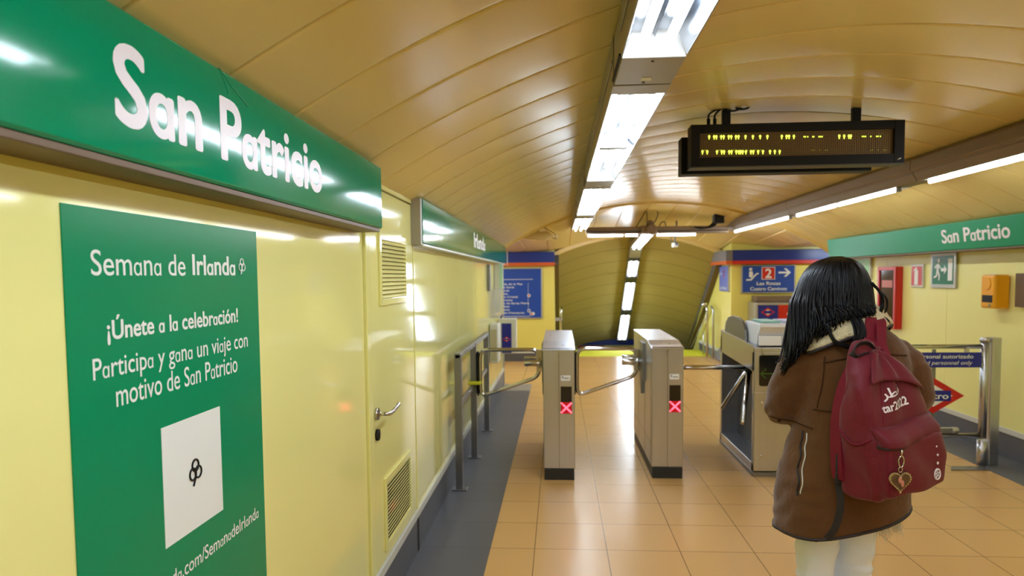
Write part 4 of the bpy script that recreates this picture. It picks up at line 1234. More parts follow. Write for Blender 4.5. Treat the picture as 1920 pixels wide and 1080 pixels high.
# ================================================================== WOMAN
def ring(cx, cy, z, rx, ry, yw=0.0, n=40, p=2.3, tilt=(0, 0)):
    out = []
    for j in range(n):
        a = 2 * pi * j / n
        ca, sa = cos(a), sin(a)
        lx = rx * math.copysign(abs(ca) ** (2 / p), ca)
        ly = ry * math.copysign(abs(sa) ** (2 / p), sa)
        X = lx * cos(yw) - ly * sin(yw)
        Y = lx * sin(yw) + ly * cos(yw)
        out.append(Vector((cx + X, cy + Y, z + X * tilt[0] + Y * tilt[1])))
    return out

def remesh(mb, voxel, smooth=6, factor=.5):
    me = mb.mesh('temporary')
    o = bpy.data.objects.new('temporary', me); COL.objects.link(o)
    md = o.modifiers.new('r', 'REMESH'); md.mode = 'VOXEL'; md.voxel_size = voxel; md.use_smooth_shade = True
    if smooth:
        sm = o.modifiers.new('s', 'SMOOTH'); sm.factor = factor; sm.iterations = smooth
    dg = bpy.context.evaluated_depsgraph_get()
    out = bpy.data.meshes.new_from_object(o.evaluated_get(dg))
    bpy.data.objects.remove(o)
    return out

def link_mesh(name, me, m, parent):
    me.materials.clear(); me.materials.append(m)
    me.transform(Matrix.Translation(-root_loc(parent)))
    me.name = name
    o = bpy.data.objects.new(name, me); COL.objects.link(o); o.parent = parent
    return o

def displace(me, fn):
    ns = [v.normal.copy() for v in me.vertices]
    for v, nn in zip(me.vertices, ns):
        v.co = v.co + nn * fn(v.co)

def bvh_of(me):
    return BVHTree.FromPolygons([v.co.copy() for v in me.vertices], [tuple(p.vertices) for p in me.polygons])

def limb(mb, pts, rs, n=16):
    mb.tube(smooth_path(pts, 5), [r for r in lerp_list(rs, 5)], n)
def lerp_list(rs, n):
    out = []
    for i in range(len(rs) - 1):
        for k in range(n):
            out.append(rs[i] * (1 - k / n) + rs[i + 1] * k / n)
    out.append(rs[-1])
    return out

BY = RAD(18)
W = thing('person', (1.0, 2.42, 0), 'woman seen from behind in a brown suede coat and white trousers', 'person')
body = MB()
# trunk
body.loft([ring(1.0, 2.42, z, rx, ry, BY) for z, rx, ry in ((.76, .10, .08), (.80, .165, .11), (.90, .165, .115), (1.02, .125, .095), (1.15, .145, .10), (1.24, .165, .09), (1.30, .13, .075), (1.335, .06, .06), (1.36, .05, .052))])
limb(body, [(1.0, 2.41, 1.32), (.99, 2.425, 1.38), (.98, 2.45, 1.44)], [.052, .05, .05])
HC = Vector((.962, 2.47, 1.475)); HR = Matrix.Rotation(RAD(28), 3, 'Z') @ Matrix.Rotation(RAD(-16), 3, 'X')
def hp(x, y, z): return HC + HR @ Vector((x, y, z))
body.ell(hp(0, -.005, .02), (.073, .092, .092), 14, rot=HR)
body.ell(hp(0, .022, -.045), (.056, .066, .068), 12, rot=HR)
body.ell(hp(0, .048, -.095), (.028, .028, .022), 8, rot=HR)
body.tube([hp(0, .085, .01), hp(0, .098, -.02), hp(0, .106, -.036)], [.008, .010, .013], 10)
for s_ in (-1, 1):
    body.ell(hp(.074 * s_, 0, -.02), (.008, .018, .03), 8, rot=HR)
    body.tube([hp(.018 * s_, .083, .024), hp(.045 * s_, .073, .022)], [.006, .006], 8)
body.tube([hp(-.022, .082, -.062), hp(0, .089, -.06), hp(.022, .082, -.062)], [.005, .009, .005], 8)
# arms
armL = [(.835, 2.38, 1.255), (.80, 2.42, 1.15), (.806, 2.50, 1.055), (.90, 2.66, 1.075), (.955, 2.745, 1.09)]
armR = [(1.19, 2.46, 1.245), (1.25, 2.48, 1.15), (1.268, 2.53, 1.065), (1.17, 2.70, 1.075), (1.10, 2.775, 1.09)]
for A in (armL, armR):
    limb(body, A, [.052, .046, .040, .032, .026])
def hand(wr, fwd, side):
    fwd = Vector(fwd).normalized(); up = Z_; lat = fwd.cross(up).normalized() * side
    c0 = Vector(wr) + fwd * .045
    body.obox(c0, fwd * .045, lat * .014, up * .036)
    for i, (L, dz) in enumerate(((.068, .027), (.076, .010), (.071, -.008), (.056, -.025))):
        a = c0 + fwd * .04 + up * dz
        body.tube([a, a + fwd * L * .45 + lat * .004, a + fwd * L * .65 + lat * .028, a + fwd * L * .5 + lat * .048], [.0085, .0085, .0075, .006], 8)
    a = c0 - fwd * .02 + up * .03
    body.tube([a, a + up * .025 + lat * .02 + fwd * .015, a + up * .03 + lat * .035 + fwd * .04], [.010, .009, .007], 8)
hand(armL[-1], (.75, .62, .12), 1)
hand(armR[-1], (-.75, .62, .12), -1)
# legs and feet
legL = [(.915, 2.40, .86), (.893, 2.41, .48), (.893, 2.37, .10)]
legR = [(1.065, 2.44, .86), (1.045, 2.46, .48), (1.04, 2.40, .10)]
for A in (legL, legR):
    limb(body, A, [.078, .052, .036])
    p = Vector(A[-1])
    body.tube([p + Vector((0, -.03, -.06)), p + Vector((-.02, .06, -.06)), p + Vector((-.05, .15, -.075))], [.034, .036, .022], 12)
bm_ = remesh(body, .0055, 3)
link_mesh('body', bm_, M_SKIN, W)
for s_ in (-1, 1):
    e = MB(); e.ell(hp(.031 * s_, .077, .006), (.011, .009, .008), 8, rot=HR, m=M_WHITEP); e.ell(hp(.031 * s_, .0845, .006), (.005, .003, .005), 8, rot=HR, m=M_BLACK)
    e.build('eye', None, W)

# trousers and shoes
tr = MB()
for A, sx in ((legL, -1), (legR, 1)):
    x0, y0 = A[0][0], A[0][1]
    tr.loft([ring(A[0][0], A[0][1], .86, .098, .105, BY, 28), ring(A[0][0] - .002 * sx, A[0][1], .74, .094, .10, BY, 28), ring((A[0][0] + A[1][0]) / 2, A[1][1], .62, .072, .085, 0, 28), ring(A[1][0], A[1][1], .48, .060, .072, 0, 28),
             ring(A[1][0], A[1][1] - .01, .36, .062, .072, 0, 28), ring(A[2][0], A[2][1], .22, .064, .072, 0, 28), ring(A[2][0], A[2][1], .10, .062, .072, 0, 28), ring(A[2][0], A[2][1], .065, .063, .073, 0, 28)])
tr.loft([ring(1.0, 2.42, .98, .15, .115, BY, 28), ring(1.0, 2.42, .9, .178, .128, BY, 28), ring(1.0, 2.42, .80, .175, .12, BY, 28)])
tm = remesh(tr, .008, 5)
displace(tm, lambda c: .0055 * (sin(c.z * 95 + 7 * noise.noise(c * 9)) * (.35 + .65 * noise.noise(c * 6 + Vector((3, 1, 7))))) + .003 * noise.noise(c * 30))
link_mesh('trousers', tm, M_PANTS, W)
for A in (legL, legR):
    s_ = MB(); p = Vector((A[-1][0], A[-1][1], 0))
    s_.loft([ring(p.x - .012, p.y + .045, .002, .044, .135, RAD(12), 24), ring(p.x - .012, p.y + .045, .03, .046, .137, RAD(12), 24), ring(p.x - .008, p.y + .025, .06, .041, .11, RAD(12), 24), ring(p.x, p.y - .01, .10, .038, .06, RAD(12), 24)])
    s_.build('shoe', M_LTRIM, W)

# coat : trunk and sleeves grown into one surface
ct = MB()
cr = [(.658, .988, 2.425, .232, .18), (.70, .988, 2.425, .231, .182), (.823, .99, 2.42, .227, .172), (.90, .998, 2.42, .208, .162), (.977, 1.006, 2.42, .190, .152), (1.065, 1.008, 2.42, .188, .150),
      (1.15, 1.008, 2.42, .203, .152), (1.22, 1.006, 2.42, .208, .146), (1.272, 1.003, 2.42, .198, .132), (1.31, 1.002, 2.42, .165, .112), (1.34, 1.0, 2.422, .122, .092), (1.365, .995, 2.425, .085, .078)]
ct.loft([ring(x, y, z, rx, ry, BY, 44, 2.5, (.2, 0) if z < .75 else ((.08, 0) if z < .9 else (0, 0))) for z, x, y, rx, ry in cr])
limb(ct, [(.868, 2.37, 1.262), (.818, 2.385, 1.20), (.796, 2.42, 1.12), (.797, 2.485, 1.045), (.865, 2.60, 1.05), (.905, 2.67, 1.065)], [.062, .072, .070, .066, .062, .058], 20)
limb(ct, [(1.15, 2.45, 1.255), (1.212, 2.465, 1.20), (1.258, 2.49, 1.12), (1.268, 2.53, 1.058), (1.20, 2.64, 1.058), (1.165, 2.70, 1.065)], [.062, .073, .070, .066, .062, .058], 20)
cm = remesh(ct, .0085, 8)
def coat_fold(c):
    d = .0035 * noise.noise(c * 7) + .0015 * noise.noise(c * 22)
    # drag folds below the waist and at the elbows
    if c.z < 1.0:
        d += .004 * sin((c.x - 1.0) * 22 + 2 * noise.noise(c * 4)) * min(1, (1.0 - c.z) / .3)
    if c.x < .86 or c.x > 1.2:
        d += .0022 * sin(c.z * 80 + c.y * 40 + 5 * noise.noise(c * 8))
    return d
displace(cm, coat_fold)
cm.update()
cb = bvh_of(cm)
coat = link_mesh('coat', cm, M_COAT, W)
def onback(x, z, off=.002, y0=1.6):
    h = cb.ray_cast(Vector((x, y0, z)), Vector((0, 1, 0)))
    if h[0] is None:
        return None
    return h[0] - Vector((0, off, 0))
def seam(pts, r, m, name, n=6):
    q = [onback(x, z) for x, z in pts]
    run, runs = [], []
    for p in q:
        if p is None or (run and (p - run[-1]).length > .05):
            if len(run) > 3: runs.append(run)
            run = [] if p is None else [p]
        else:
            run.append(p)
    if len(run) > 3: runs.append(run)
    b = MB()
    for rn in runs:
        b.tube(rn, r, n)
    if b.v:
        b.build(name, m, coat)
def line(x0, z0, x1, z1, n=50, sag=0.0):
    return [(x0 + (x1 - x0) * i / n, z0 + (z1 - z0) * i / n + sag * sin(pi * i / n)) for i in range(n + 1)]
seam(line(.862, 1.233, 1.06, 1.262, sag=.008), .0026, M_COATS, 'yoke_seam')
seam(line(1.06, 1.262, 1.165, 1.25), .0026, M_COATS, 'yoke_seam')
seam(line(.845, 1.068, 1.18, 1.075), .0026, M_COATS, 'waist_seam')
seam(line(.978, 1.25, .982, 1.07), .0022, M_COATS, 'centre_seam')
seam(line(.867, 1.255, .853, 1.075, sag=.0), .0022, M_COATS, 'armhole_seam')
# pocket with light zip on the left hip
seam(line(.826, .985, .800, .86) + line(.800, .86, .790, .77), .0040, M_TRIM, 'pocket_edge')
seam(line(.833, .98, .808, .86) + line(.808, .86, .798, .78), .0024, M_LTRIM, 'pocket_zip')
# dark piping along the hem
hm = ring(.988, 2.425, .660, .236, .184, BY, 72, 2.5, (.2, 0))
hp_ = []
for p in hm:
    d_ = (Vector((.988, 2.425, 0)) - Vector((p.x, p.y, 0))).normalized()
    o_ = Vector((p.x, p.y, p.z + .006)) - d_ * .2
    h = cb.ray_cast(o_, d_)
    hp_.append((h[0] if h[0] is not None and (h[0] - p).length < .06 else p) - d_ * .001)
b = MB(); b.tube(hp_, .0055, 8, closed=True); b.build('hem_piping', M_TRIM, coat)
# cuffs
for A, nm in (((.800, 2.485, 1.048), 0),):
    b = MB()
    q = []
    for i in range(24):
        a = 2 * pi * i / 24
        q.append(Vector((.815, 2.50, 1.045)) + Vector((cos(a) * .066, sin(a) * .035, sin(a) * .06 - .004)))
q = [onback(.735 + .11 * i / 30, 1.018 - .018 * i / 30) for i in range(31)]
q = [p for p in q if p is not None]
if len(q) > 4:
    b = MB(); b.tube(q, .0024, 6); b.build('cuff_seam', M_COATS, coat)
p = onback(.768, 1.005)
if p is not None:
    b = MB(); b.ell(p, (.007, .004, .007), 8); b.build('cuff_button', M_COATS, coat)
# shawl collar of cream shearling
outer = [(1.115, 2.375, 1.352), (1.075, 2.315, 1.347), (1.02, 2.285, 1.338), (.955, 2.27, 1.322), (.89, 2.275, 1.298), (.832, 2.30, 1.268), (.805, 2.36, 1.25), (.83, 2.45, 1.245), (.90, 2.54, 1.24), (1.0, 2.59, 1.23), (1.10, 2.58, 1.26), (1.15, 2.50, 1.31), (1.15, 2.43, 1.345)]
NO = 48
def closed_curve(pts, n):
    L = len(pts); out = []
    for i in range(n):
        t = i / n * L; k = int(t); t -= k
        p0, p1, p2, p3 = (Vector(pts[(k + d_) % L]) for d_ in (-1, 0, 1, 2))
        out.append(.5 * ((2 * p1) + (p2 - p0) * t + (2 * p0 - 5 * p1 + 4 * p2 - p3) * t * t + (3 * p1 - p0 - 3 * p2 + p3) * t ** 3))
    return out
oc = closed_curve(outer, NO)
oc2 = []
for p in oc:     # lift the edge clear of the coat
    h = cb.ray_cast(Vector((p.x, p.y, 1.6)), Vector((0, 0, -1)))
    if h[0] is not None and h[0].z > p.z - .008:
        p = Vector((p.x, p.y, h[0].z + .010))
    oc2.append(p)
oc = oc2
rings_ = []
for k in range(7):
    t = k / 6
    rg = []
    for i, p in enumerate(oc):
        a = math.atan2(p.y - 2.43, p.x - .985)
        q = Vector((.985 + .074 * cos(a), 2.435 + .074 * sin(a), 1.415 + .01 * sin(a)))
        pt = p.lerp(q, t)
        pt.z += .022 * sin(pi * t) + (.0 if t else 0)
        rg.append(pt)
    rings_.append(rg)
inner_ = [[q + Vector((0, 0, -.03)) for q in rings_[-1]]]
b = MB(); b.loft(rings_ + inner_, cap=False)
colr = b.build('collar', M_SHERPA, W)
sd = colr.modifiers.new('thick', 'SOLIDIFY'); sd.thickness = .012; sd.offset = -1
sb = colr.modifiers.new('sub', 'SUBSURF'); sb.levels = 2; sb.render_levels = 2
tx = bpy.data.textures.new('fleece', 'CLOUDS'); tx.noise_scale = .012
dp = colr.modifiers.new('fleece', 'DISPLACE'); dp.texture = tx; dp.strength = .008; dp.mid_level = .5; dp.texture_coords = 'LOCAL'
b = MB(); b.tube(oc, .0068, 8, closed=True); b.build('collar_piping', M_TRIM, colr)
# white shearling tuft under the hem
b = MB()
for i in range(90):
    x = random.uniform(1.08, 1.16); y = 2.37 + random.uniform(-.03, .03)
    z = .668 + (x - 1.08) * .25
    L = random.uniform(.03, .075)
    b.tube([(x, y, z + .02), (x + .004, y - .004, z - L * .5), (x + random.uniform(0, .022), y - .008, z - L)], [.0022, .0018, .0004], 5)
b.build('fringe', M_FUR, W)

# phone-like hands are hidden in front; hair
hair = MB()
cap = [(1.594, .970, .014, .03), (1.588, .966, .036, .055), (1.572, .964, .061, .084), (1.545, .962, .086, .106), (1.51, .960, .102, .116), (1.47, .958, .114, .121), (1.43, .954, .117, .121), (1.40, .952, .120, .116), (1.375, .950, .122, .108), (1.355, .948, .122, .1)]
def cap_at(a, z):
    """point on the hair cap surface at angle a (0=+X, -90=towards camera) and height z"""
    for i in range(len(cap) - 1):
        z0, c0, rx0, ry0 = cap[i]; z1, c1, rx1, ry1 = cap[i + 1]
        if z <= z0 and z >= z1:
            t = (z0 - z) / (z0 - z1)
            break
    else:
        t = 1 if z < cap[-1][0] else 0
        i = len(cap) - 2 if t else 0
        z0, c0, rx0, ry0 = cap[i]; z1, c1, rx1, ry1 = cap[i + 1]
    cx = c0 + (c1 - c0) * t; rx = rx0 + (rx1 - rx0) * t; ry = ry0 + (ry1 - ry0) * t
    return Vector((cx + rx * cos(a), 2.455 + ry * sin(a), z))
# closed under-cap (behind the face line)
A0, A1 = RAD(-228), RAD(48)
def capf(u, v):
    z = 1.594 - .235 * (u ** 1.25)
    a = A0 + (A1 - A0) * v
    sc = .965
    p = cap_at(a, z)
    c_ = Vector((.962, 2.455, p.z))
    return c_ + (p - c_) * sc
hair.grid(capf, 22, 40)
crown = Vector((.972, 2.465, 1.592))
R_ = random.Random(3)
TGT = [(RAD(-232), (.80, 2.40, 1.275)), (RAD(-208), (.758, 2.345, 1.222)), (RAD(-190), (.765, 2.32, 1.245)), (RAD(-172), (.795, 2.295, 1.288)), (RAD(-152), (.838, 2.282, 1.335)), (RAD(-130), (.885, 2.282, 1.366)), (RAD(-105), (.935, 2.288, 1.386)), (RAD(-85), (.99, 2.295, 1.394)), (RAD(-60), (1.035, 2.315, 1.388)), (RAD(-30), (1.058, 2.35, 1.378)), (RAD(50), (1.05, 2.50, 1.36))]
def target(a):
    for i in range(len(TGT) - 1):
        if TGT[i][0] <= a <= TGT[i + 1][0]:
            t = (a - TGT[i][0]) / (TGT[i + 1][0] - TGT[i][0])
            return Vector(TGT[i][1]).lerp(Vector(TGT[i + 1][1]), t)
    return Vector(TGT[-1][1])
for i in range(1500):
    a = A0 + (A1 - A0) * R_.random()
    da = R_.uniform(-.07, .07)
    off = R_.uniform(-.004, .009)
    sweep = max(0, min(1, (-a - RAD(85)) / RAD(60)))
    pts, rs = [], []
    zs = 1.590 - .012 * R_.random()
    n = 8
    e = target(max(RAD(-231), min(RAD(49), a + R_.uniform(-.22, .22)))) + Vector((R_.gauss(0, .006), R_.gauss(0, .005), R_.gauss(0, .009)))
    dl = e - cap_at(a + da, 1.425)
    dl.z = 0
    for k in range(n):
        t = k / (n - 1)
        z = zs + (1.425 - zs) * (t ** 1.3)
        p = cap_at(a + da * t + .03 * sin(5 * t + i), z)
        c_ = Vector((.962, 2.455, z))
        p = p + (p - c_).normalized() * off * min(1, t * 3)
        p = p + dl * (.38 * t ** 4)
        if k == 0:
            p = crown.lerp(p, .55)
        pts.append(p)
    p0 = pts[-1]
    m1 = p0.lerp(e, .5) + Vector((0, -.003, .004))
    pts += [m1, e]
    if sweep > .6 and i % 4 == 0:
        pts.append(e + Vector((-.012, .012, -.05 * R_.random())))
    rs = [.0040] * (len(pts) - 2) + [.0034, .0012]
    hair.tube(smooth_path(pts, 3), lerp_list(rs, 3), 5)
# curved lock lying on the back
def lock(pts, n, spread, r, tip=.0008):
    for i in range(n):
        w = Vector((R_.gauss(0, spread), R_.gauss(0, spread * .4), R_.gauss(0, spread * .6)))
        q = [Vector(p) + w * (.4 + .6 * k / len(pts)) for k, p in enumerate(pts)]
        hair.tube(smooth_path(q, 5), lerp_list([r] * (len(q) - 1) + [tip], 5), 5)
lock([(0.880, 2.331, 1.400), (0.875, 2.281, 1.365), (0.880, 2.264, 1.325), (0.900, 2.254, 1.300), (0.935, 2.248, 1.288), (0.965, 2.254, 1.300)], 22, .005, .0024)
lock([(0.970, 2.331, 1.420), (0.980, 2.281, 1.375), (0.980, 2.258, 1.335), (0.965, 2.251, 1.303), (0.935, 2.248, 1.290), (0.908, 2.254, 1.300)], 34, .007, .0024)
lock([(0.950, 2.326, 1.420), (0.960, 2.276, 1.370), (0.962, 2.254, 1.325), (0.950, 2.250, 1.300)], 20, .010, .0018)
lock([(1.055, 2.37, 1.50), (1.082, 2.36, 1.46), (1.086, 2.36, 1.42), (1.068, 2.34, 1.39)], 16, .004, .0022)
lock([(1.05, 2.38, 1.45), (1.065, 2.35, 1.40), (1.09, 2.34, 1.375), (1.10, 2.35, 1.36)], 18, .007, .002)
lock([(1.06, 2.38, 1.49), (1.10, 2.37, 1.45), (1.105, 2.37, 1.41), (1.085, 2.36, 1.385)], 5, .003, .0014)
lock([(0.860, 2.326, 1.400), (0.868, 2.281, 1.360), (0.880, 2.260, 1.340)], 10, .006, .0012)
hair.build('hair', M_HAIR, W)

# ================================================================== BACKPACK
BAGY = RAD(27)
bag = thing('backpack', (1.035, 2.245, .835), 'maroon backpack with white lettering hanging on the right shoulder of the woman', 'backpack')
BM = Matrix.Rotation(BAGY, 3, 'Z') @ Matrix.Rotation(RAD(-5), 3, 'Y')
# local axes: x across, z up, -y away from the wearer
def bl(u, v, w):
    return Vector((1.035, 2.245, .835)) + BM @ Vector((u, -w, v))
def sq(hw, d, v, n=48, p=3.6, cu=0.0, w0=0.0, sag=0.0):
    out = []
    for j in range(n):
        a = 2 * pi * j / n
        ca, sa = cos(a), sin(a)
        u = cu + hw * math.copysign(abs(ca) ** (2 / p), ca)
        w = w0 + d / 2 + d / 2 * math.copysign(abs(sa) ** (2 / p), sa)
        out.append(bl(u, v + sag * u, w))
    return out
def flip(rings__):
    return [list(reversed(r__)) for r__ in rings__]
m_ = MB()
m_.loft(flip([sq(.122, .115, .0, w0=.012, p=6), sq(.136, .140, .010, p=7), sq(.137, .150, .04, p=7), sq(.139, .154, .13, p=7), sq(.138, .146, .21, p=6), sq(.138, .134, .28, p=5), sq(.126, .115, .345, p=3.6), sq(.108, .095, .395, p=2.8, cu=-.008), sq(.076, .072, .430, p=2.4, cu=-.018), sq(.044, .05, .460, p=2.1, cu=-.026), sq(.026, .034, .485, p=2, cu=-.03)]))
# pocket bulge on the front
m_.loft(flip([sq(.112, .05, .018, w0=.11, p=5), sq(.126, .078, .035, w0=.11, p=5), sq(.128, .082, .12, w0=.11, p=5), sq(.127, .072, .190, w0=.11, p=5), sq(.126, .050, .207, w0=.11, p=5)]))
me = remesh(m_, .006, 3)
def bag_local(c):
    q = BM.inverted() @ (c - Vector((1.035, 2.245, .835)))
    return q.x, q.z, -q.y
def bagfold(c):
    u, v, w = bag_local(c)
    d = .004 * noise.noise(c * 8) + .002 * noise.noise(c * 20)
    if v > .2:
        k = min(1, (v - .2) / .15)
        an = math.atan2(w - .05, u)
        d += .008 * k * sin(an * 6 + 14 * (v - .2) + 1.2)
    if w > .12 and v < .2:
        d += .0035 * sin(u * 38 + v * 26)
    if u < -.12:
        d += .004 * sin(v * 30 + w * 30)
    return d
displace(me, bagfold)
me.update()
bb = bvh_of(me)
pack = link_mesh('bag_body', me, M_BAG, bag)
W_DIR = (BM @ Vector((0, -1, 0))).normalized()
U_DIR = (BM @ Vector((1, 0, 0))).normalized()
V_DIR = (BM @ Vector((0, 0, 1))).normalized()
def onbag(u, v, off=.002, d=None, start=.4):
    d = d or -W_DIR
    h = bb.ray_cast(bl(u, v, start), d)
    return None if h[0] is None else h[0] - d * off
def onside(w, v, off=.002):
    h = bb.ray_cast(bl(-.5, v, w), U_DIR)
    return None if h[0] is None else h[0] - U_DIR * off
# lip of the main panel hanging over the pocket, and its slit
b = MB()
top_, mid_, low_ = [], [], []
for i in range(25):
    u = -.128 + .258 * i / 24
    base = .212 + .006 * sin(u * 20)
    for lst, dv, dw in ((top_, .03, .001), (mid_, .006, .014), (low_, -.014, .018)):
        p = onbag(u, base + (.03 if dv > .02 else .0), .0)
        if p is None: p = bl(u, base, .15)
        q = onbag(u, base - .012, .0) or p
        if dv < .02: p = Vector(p) if (p - bl(u, base, 0)).dot(W_DIR) > (q - bl(u, base, 0)).dot(W_DIR) else p.lerp(q, .8)
        lst.append(p + W_DIR * dw + V_DIR * (dv - (.03 if dv > .02 else 0)))
k = len(top_)
def lipf(u, v):
    i = min(int(round(u * (k - 1))), k - 1)
    t = v
    if t < .5: return top_[i].lerp(mid_[i], t * 2)
    return mid_[i].lerp(low_[i], t * 2 - 1)
b.grid(lipf, k - 1, 6)
ob = b.build('pocket_flap', M_BAG, bag)
s2 = ob.modifiers.new('t', 'SOLIDIFY'); s2.thickness = .004; s2.offset = 0
b = MB(); b.tube([p - V_DIR * .001 - W_DIR * .006 for p in low_], .0055, 6); b.build('zip', M_TRIM, bag)  # dark tube stands for the shaded slit under the flap
# top hood of the bag folded over the front
b = MB()
k2 = 21
def hood(u, v):
    uu = -.105 + .225 * u
    vv = .458 - (.082 + .028 * (2 * u - 1) ** 2 * -1 + .02 * u) * v - .05 * (2 * abs(u - .42)) ** 2
    p = onbag(max(-.12, min(.125, uu * (.62 + .38 * v))), vv, .003 + .012 * v * v)
    return p if p is not None else bl(uu * .6, vv, .07)
b.grid(hood, k2, 8)
ob = b.build('top_flap', M_BAG, bag)
s2 = ob.modifiers.new('t', 'SOLIDIFY'); s2.thickness = .004; s2.offset = 0
# side pocket rim
q = [onside(.018 + .11 * i / 20, .205 - .030 * sin(pi * i / 20) + .015 * (1 - i / 20), .002) for i in range(21)]
q = [p for p in q if p is not None]
b = MB(); b.tube(q, .0035, 6); b.build('side_pocket_rim', M_BAGD, bag)
# seam between front and side
q = []
for i in range(30):
    v = .03 + .36 * i / 29
    h = bb.ray_cast(bl(-.3, v, .35), (U_DIR - W_DIR).normalized())
    if h[0] is not None: q.append(h[0])
b = MB(); b.tube(q, .0022, 6); b.build('edge_piping', M_BAGD, bag)
# straps
def ribbon(name, pts, wdir, width, thick, m, par=None):
    P_ = smooth_path(pts, 6); b_ = MB(); rg = []
    for i, p in enumerate(P_):
        t_ = (P_[min(i + 1, len(P_) - 1)] - P_[max(i - 1, 0)]).normalized()
        wd = Vector(wdir[0]).lerp(Vector(wdir[1]), i / (len(P_) - 1)) if isinstance(wdir, tuple) and isinstance(wdir[0], Vector) else Vector(wdir)
        wd = (wd - t_ * wd.dot(t_)).normalized()
        nn = t_.cross(wd)
        rg.append([p + wd * width * a_ + nn * thick * c_ for a_, c_ in ((-.5, -.5), (.5, -.5), (.5, .5), (-.5, .5))])
    b_.loft(rg, smooth=False)
    return b_.build(name, m, par or bag, bevel=.0012)
ribbon('shoulder_strap', [(1.035, 2.20, 1.285), (1.035, 2.262, 1.31), (1.047, 2.288, 1.345), (1.062, 2.315, 1.378), (1.085, 2.40, 1.39), (1.10, 2.50, 1.352), (1.12, 2.575, 1.27), (1.16, 2.60, 1.15)], Vector((1, .2, 0)), .036, .010, M_BAGD)
ribbon('shoulder_strap', [(1.062, 2.205, 1.265), (1.072, 2.258, 1.30), (1.082, 2.285, 1.345), (1.095, 2.32, 1.372), (1.115, 2.40, 1.376), (1.13, 2.50, 1.34)], Vector((1, .2, 0)), .034, .009, M_BAGD)
ribbon('loose_strap', [(1.0, 2.215, 1.285), (.965, 2.20, 1.24), (.932, 2.195, 1.17), (.912, 2.19, 1.08), (.907, 2.185, .99), (.910, 2.18, .90), (.915, 2.18, .87)], Vector((.3, -.9, 0)), .05, .012, M_BAGD)
ribbon('webbing', [(.920, 2.195, .95), (.916, 2.19, .90), (.915, 2.19, .86), (.922, 2.185, .80), (.918, 2.185, .75), (.905, 2.19, .70), (.885, 2.2, .665)], Vector((.9, -.3, 0)), .022, .004, M_WEB)
b = MB(); b.obox((.915, 2.178, .875), (.014, 0, 0), (0, .005, 0), (0, 0, .018)); b.obox((.919, 2.178, .925), (.017, 0, 0), (0, .006, 0), (0, 0, .03)); b.build('buckle', M_WEB, bag, bevel=.003)
ribbon('carry_handle', [(1.012, 2.19, 1.283), (.985, 2.175, 1.305), (.955, 2.168, 1.30), (.942, 2.165, 1.28), (.952, 2.165, 1.262), (.975, 2.17, 1.268), (1.0, 2.18, 1.27)], Vector((.1, -.6, .7)), .034, .004, M_WEB)
# lettering printed on the front panel
def print_on(name, body, u0, v0, width, cap, weight, m, ref=.70, slope=.0):
    me0 = text_mesh(body, 0, res=2)
    bm2 = bmesh.new(); bm2.from_mesh(me0)
    bmesh.ops.triangulate(bm2, faces=bm2.faces[:])
    bmesh.ops.subdivide_edges(bm2, edges=[e for e in bm2.edges if e.calc_length() > .12], cuts=2)
    bmesh.ops.triangulate(bm2, faces=bm2.faces[:])
    bm2.verts.index_update()
    co = [v.co.copy() for v in bm2.verts]; tri = [tuple(v.index for v in f_.verts) for f_ in bm2.faces]
    bm2.free()
    x0_, x1_ = min(c_.x for c_ in co) - weight, max(c_.x for c_ in co) + weight
    L = root_loc(bag)
    vs, fs = [], []
    for kk in range(8):
        an = 2 * pi * kk / 8
        b0 = len(vs)
        for c_ in co:
            u = u0 + (c_.x + weight * cos(an) - x0_) / (x1_ - x0_) * width
            vv = v0 + (c_.y + weight * sin(an)) * cap / ref + slope * (u - u0)
            p = onbag(u, vv, .0016 + .00005 * kk) or bl(u, vv, .15)
            vs.append(tuple(p - L))
        fs += [tuple(b0 + i for i in t_) for t_ in tri]
    me_ = bpy.data.meshes.new(name); me_.from_pydata(vs, [], fs)
    me_.materials.clear(); me_.materials.append(m)
    o_ = bpy.data.objects.new(name, me_); COL.objects.link(o_); o_.parent = bag
    return o_
print_on('lettering', '\ufeae\ufec4\ufed7', -.064, .318, .078, .026, .018, M_WHITE, slope=.10)
print_on('lettering', 'tar2022', -.080, .278, .112, .024, .03, M_WHITE, slope=.10)
b = MB()
for vv, r in ((.158, .0035), (.132, .0045), (.106, .0055)):
    p = onbag(.072, vv, .002)
    if p is not None:
        b.prism([(-r, 0), (0, -r), (r, 0), (0, r)], p, U_DIR, V_DIR, W_DIR * .0015)
b.build('printed_diamond', M_WHITE, bag)
p = onbag(.072, .07, .002)
b = MB()
b.tube([p + U_DIR * .0125 * cos(2 * pi * i / 20) + V_DIR * .0165 * sin(2 * pi * i / 20) for i in range(20)], .0025, 6, closed=True)
for i in range(5):
    a = 2 * pi * i / 5 + .4
    b.tube([p + U_DIR * .004 * cos(a) + V_DIR * .005 * sin(a), p + U_DIR * .012 * cos(a) + V_DIR * .016 * sin(a)], .002, 5)
b.tube([p + U_DIR * .0045 * cos(2 * pi * i / 5 + .4) + V_DIR * .006 * sin(2 * pi * i / 5 + .4) for i in range(5)], .002, 5, closed=True)
b.build('printed_ball', M_WHITE, bag)
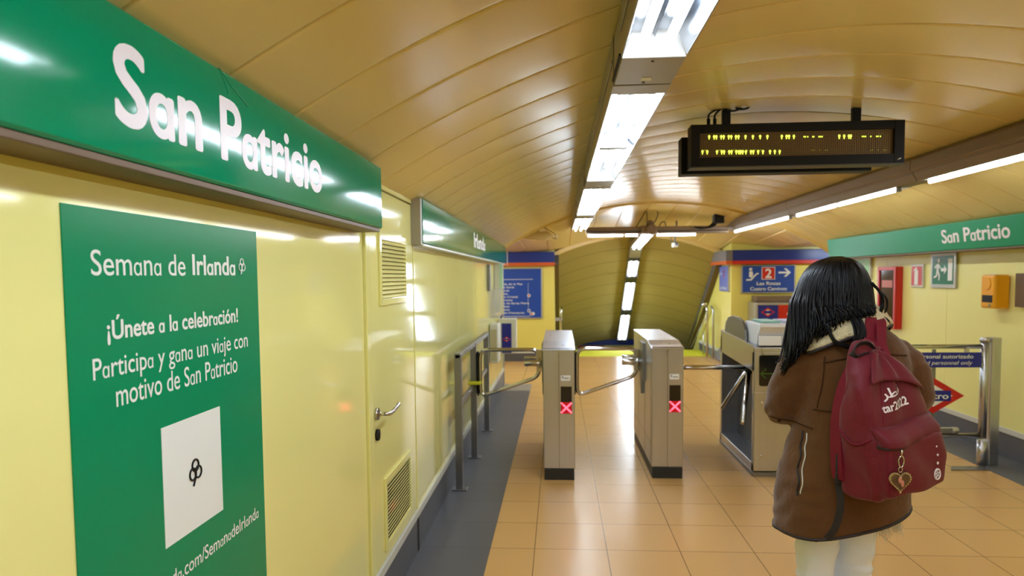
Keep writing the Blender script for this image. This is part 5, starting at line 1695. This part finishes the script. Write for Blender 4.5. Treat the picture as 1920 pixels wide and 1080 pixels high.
# heart keyring
hc = (onbag(-.104, .085, .012) or bl(-.104, .085, .17))
kr = thing('heart_keyring', hc, 'gold heart photo keyring dangling from the maroon backpack', 'keyring')
hN = (W_DIR - U_DIR * .35).normalized(); hU = Z_.cross(hN).normalized(); hU = hU if hU.dot(U_DIR) > 0 else -hU
def heart(s_, n=40):
    out = []
    for i in range(n):
        t_ = 2 * pi * i / n
        out.append((s_ * (16 * sin(t_) ** 3) / 17, s_ * (13 * cos(t_) - 5 * cos(2 * t_) - 2 * cos(3 * t_) - cos(4 * t_)) / 17 + s_ * .1))
    return out[::-1]
b = MB(); b.prism(heart(.036), Vector(hc) - hN * .003, hU, Z_, hN * .005); hb = b.build('heart_frame', M_GOLD, kr, bevel=.001)
b = MB(); b.prism(heart(.031), Vector(hc) + hN * .002, hU, Z_, hN * .001); b.build('photo', M_PHOTO1, kr)
b = MB(); b.ell(Vector(hc) + hN * .003 + Z_ * .008, (.010, .0015, .012), 8, rot=Matrix.Rotation(BAGY, 3, 'Z')); b.ell(Vector(hc) + hN * .003 + hU * .007 - Z_ * .004, (.009, .0015, .011), 8, rot=Matrix.Rotation(BAGY, 3, 'Z')); b.build('photo_figure', M_PHOTO2, kr)
b = MB()
for i in range(34):
    a_, c_ = heart(.0345, 34)[i]
    b.ell(Vector(hc) + hU * a_ + Z_ * c_ + hN * .002, (.0026, .0026, .0026), 5)
b.build('lace_rim', M_GOLD, hb)
b = MB()
b.tube([Vector(hc) + hU * .006 * cos(2 * pi * i / 14) + Z_ * (.038 + .008 * sin(2 * pi * i / 14)) for i in range(14)], .0014, 6, closed=True)
b.tube([Vector(hc) + hU * (.008 * cos(2 * pi * i / 16) + .002) + Z_ * (.062 + .017 * sin(2 * pi * i / 16)) for i in range(16)], .0024, 6, closed=True)
b.tube([Vector(hc) + hU * .002 + Z_ * .078, Vector(hc) + hU * .004 + Z_ * .098], .003, 6)
b.build('clip', M_CHROME, kr)
W.location += Vector((.024, .07, 0))
for o_ in (bag, kr):
    o_.location += Vector((-.016, .055, 0))
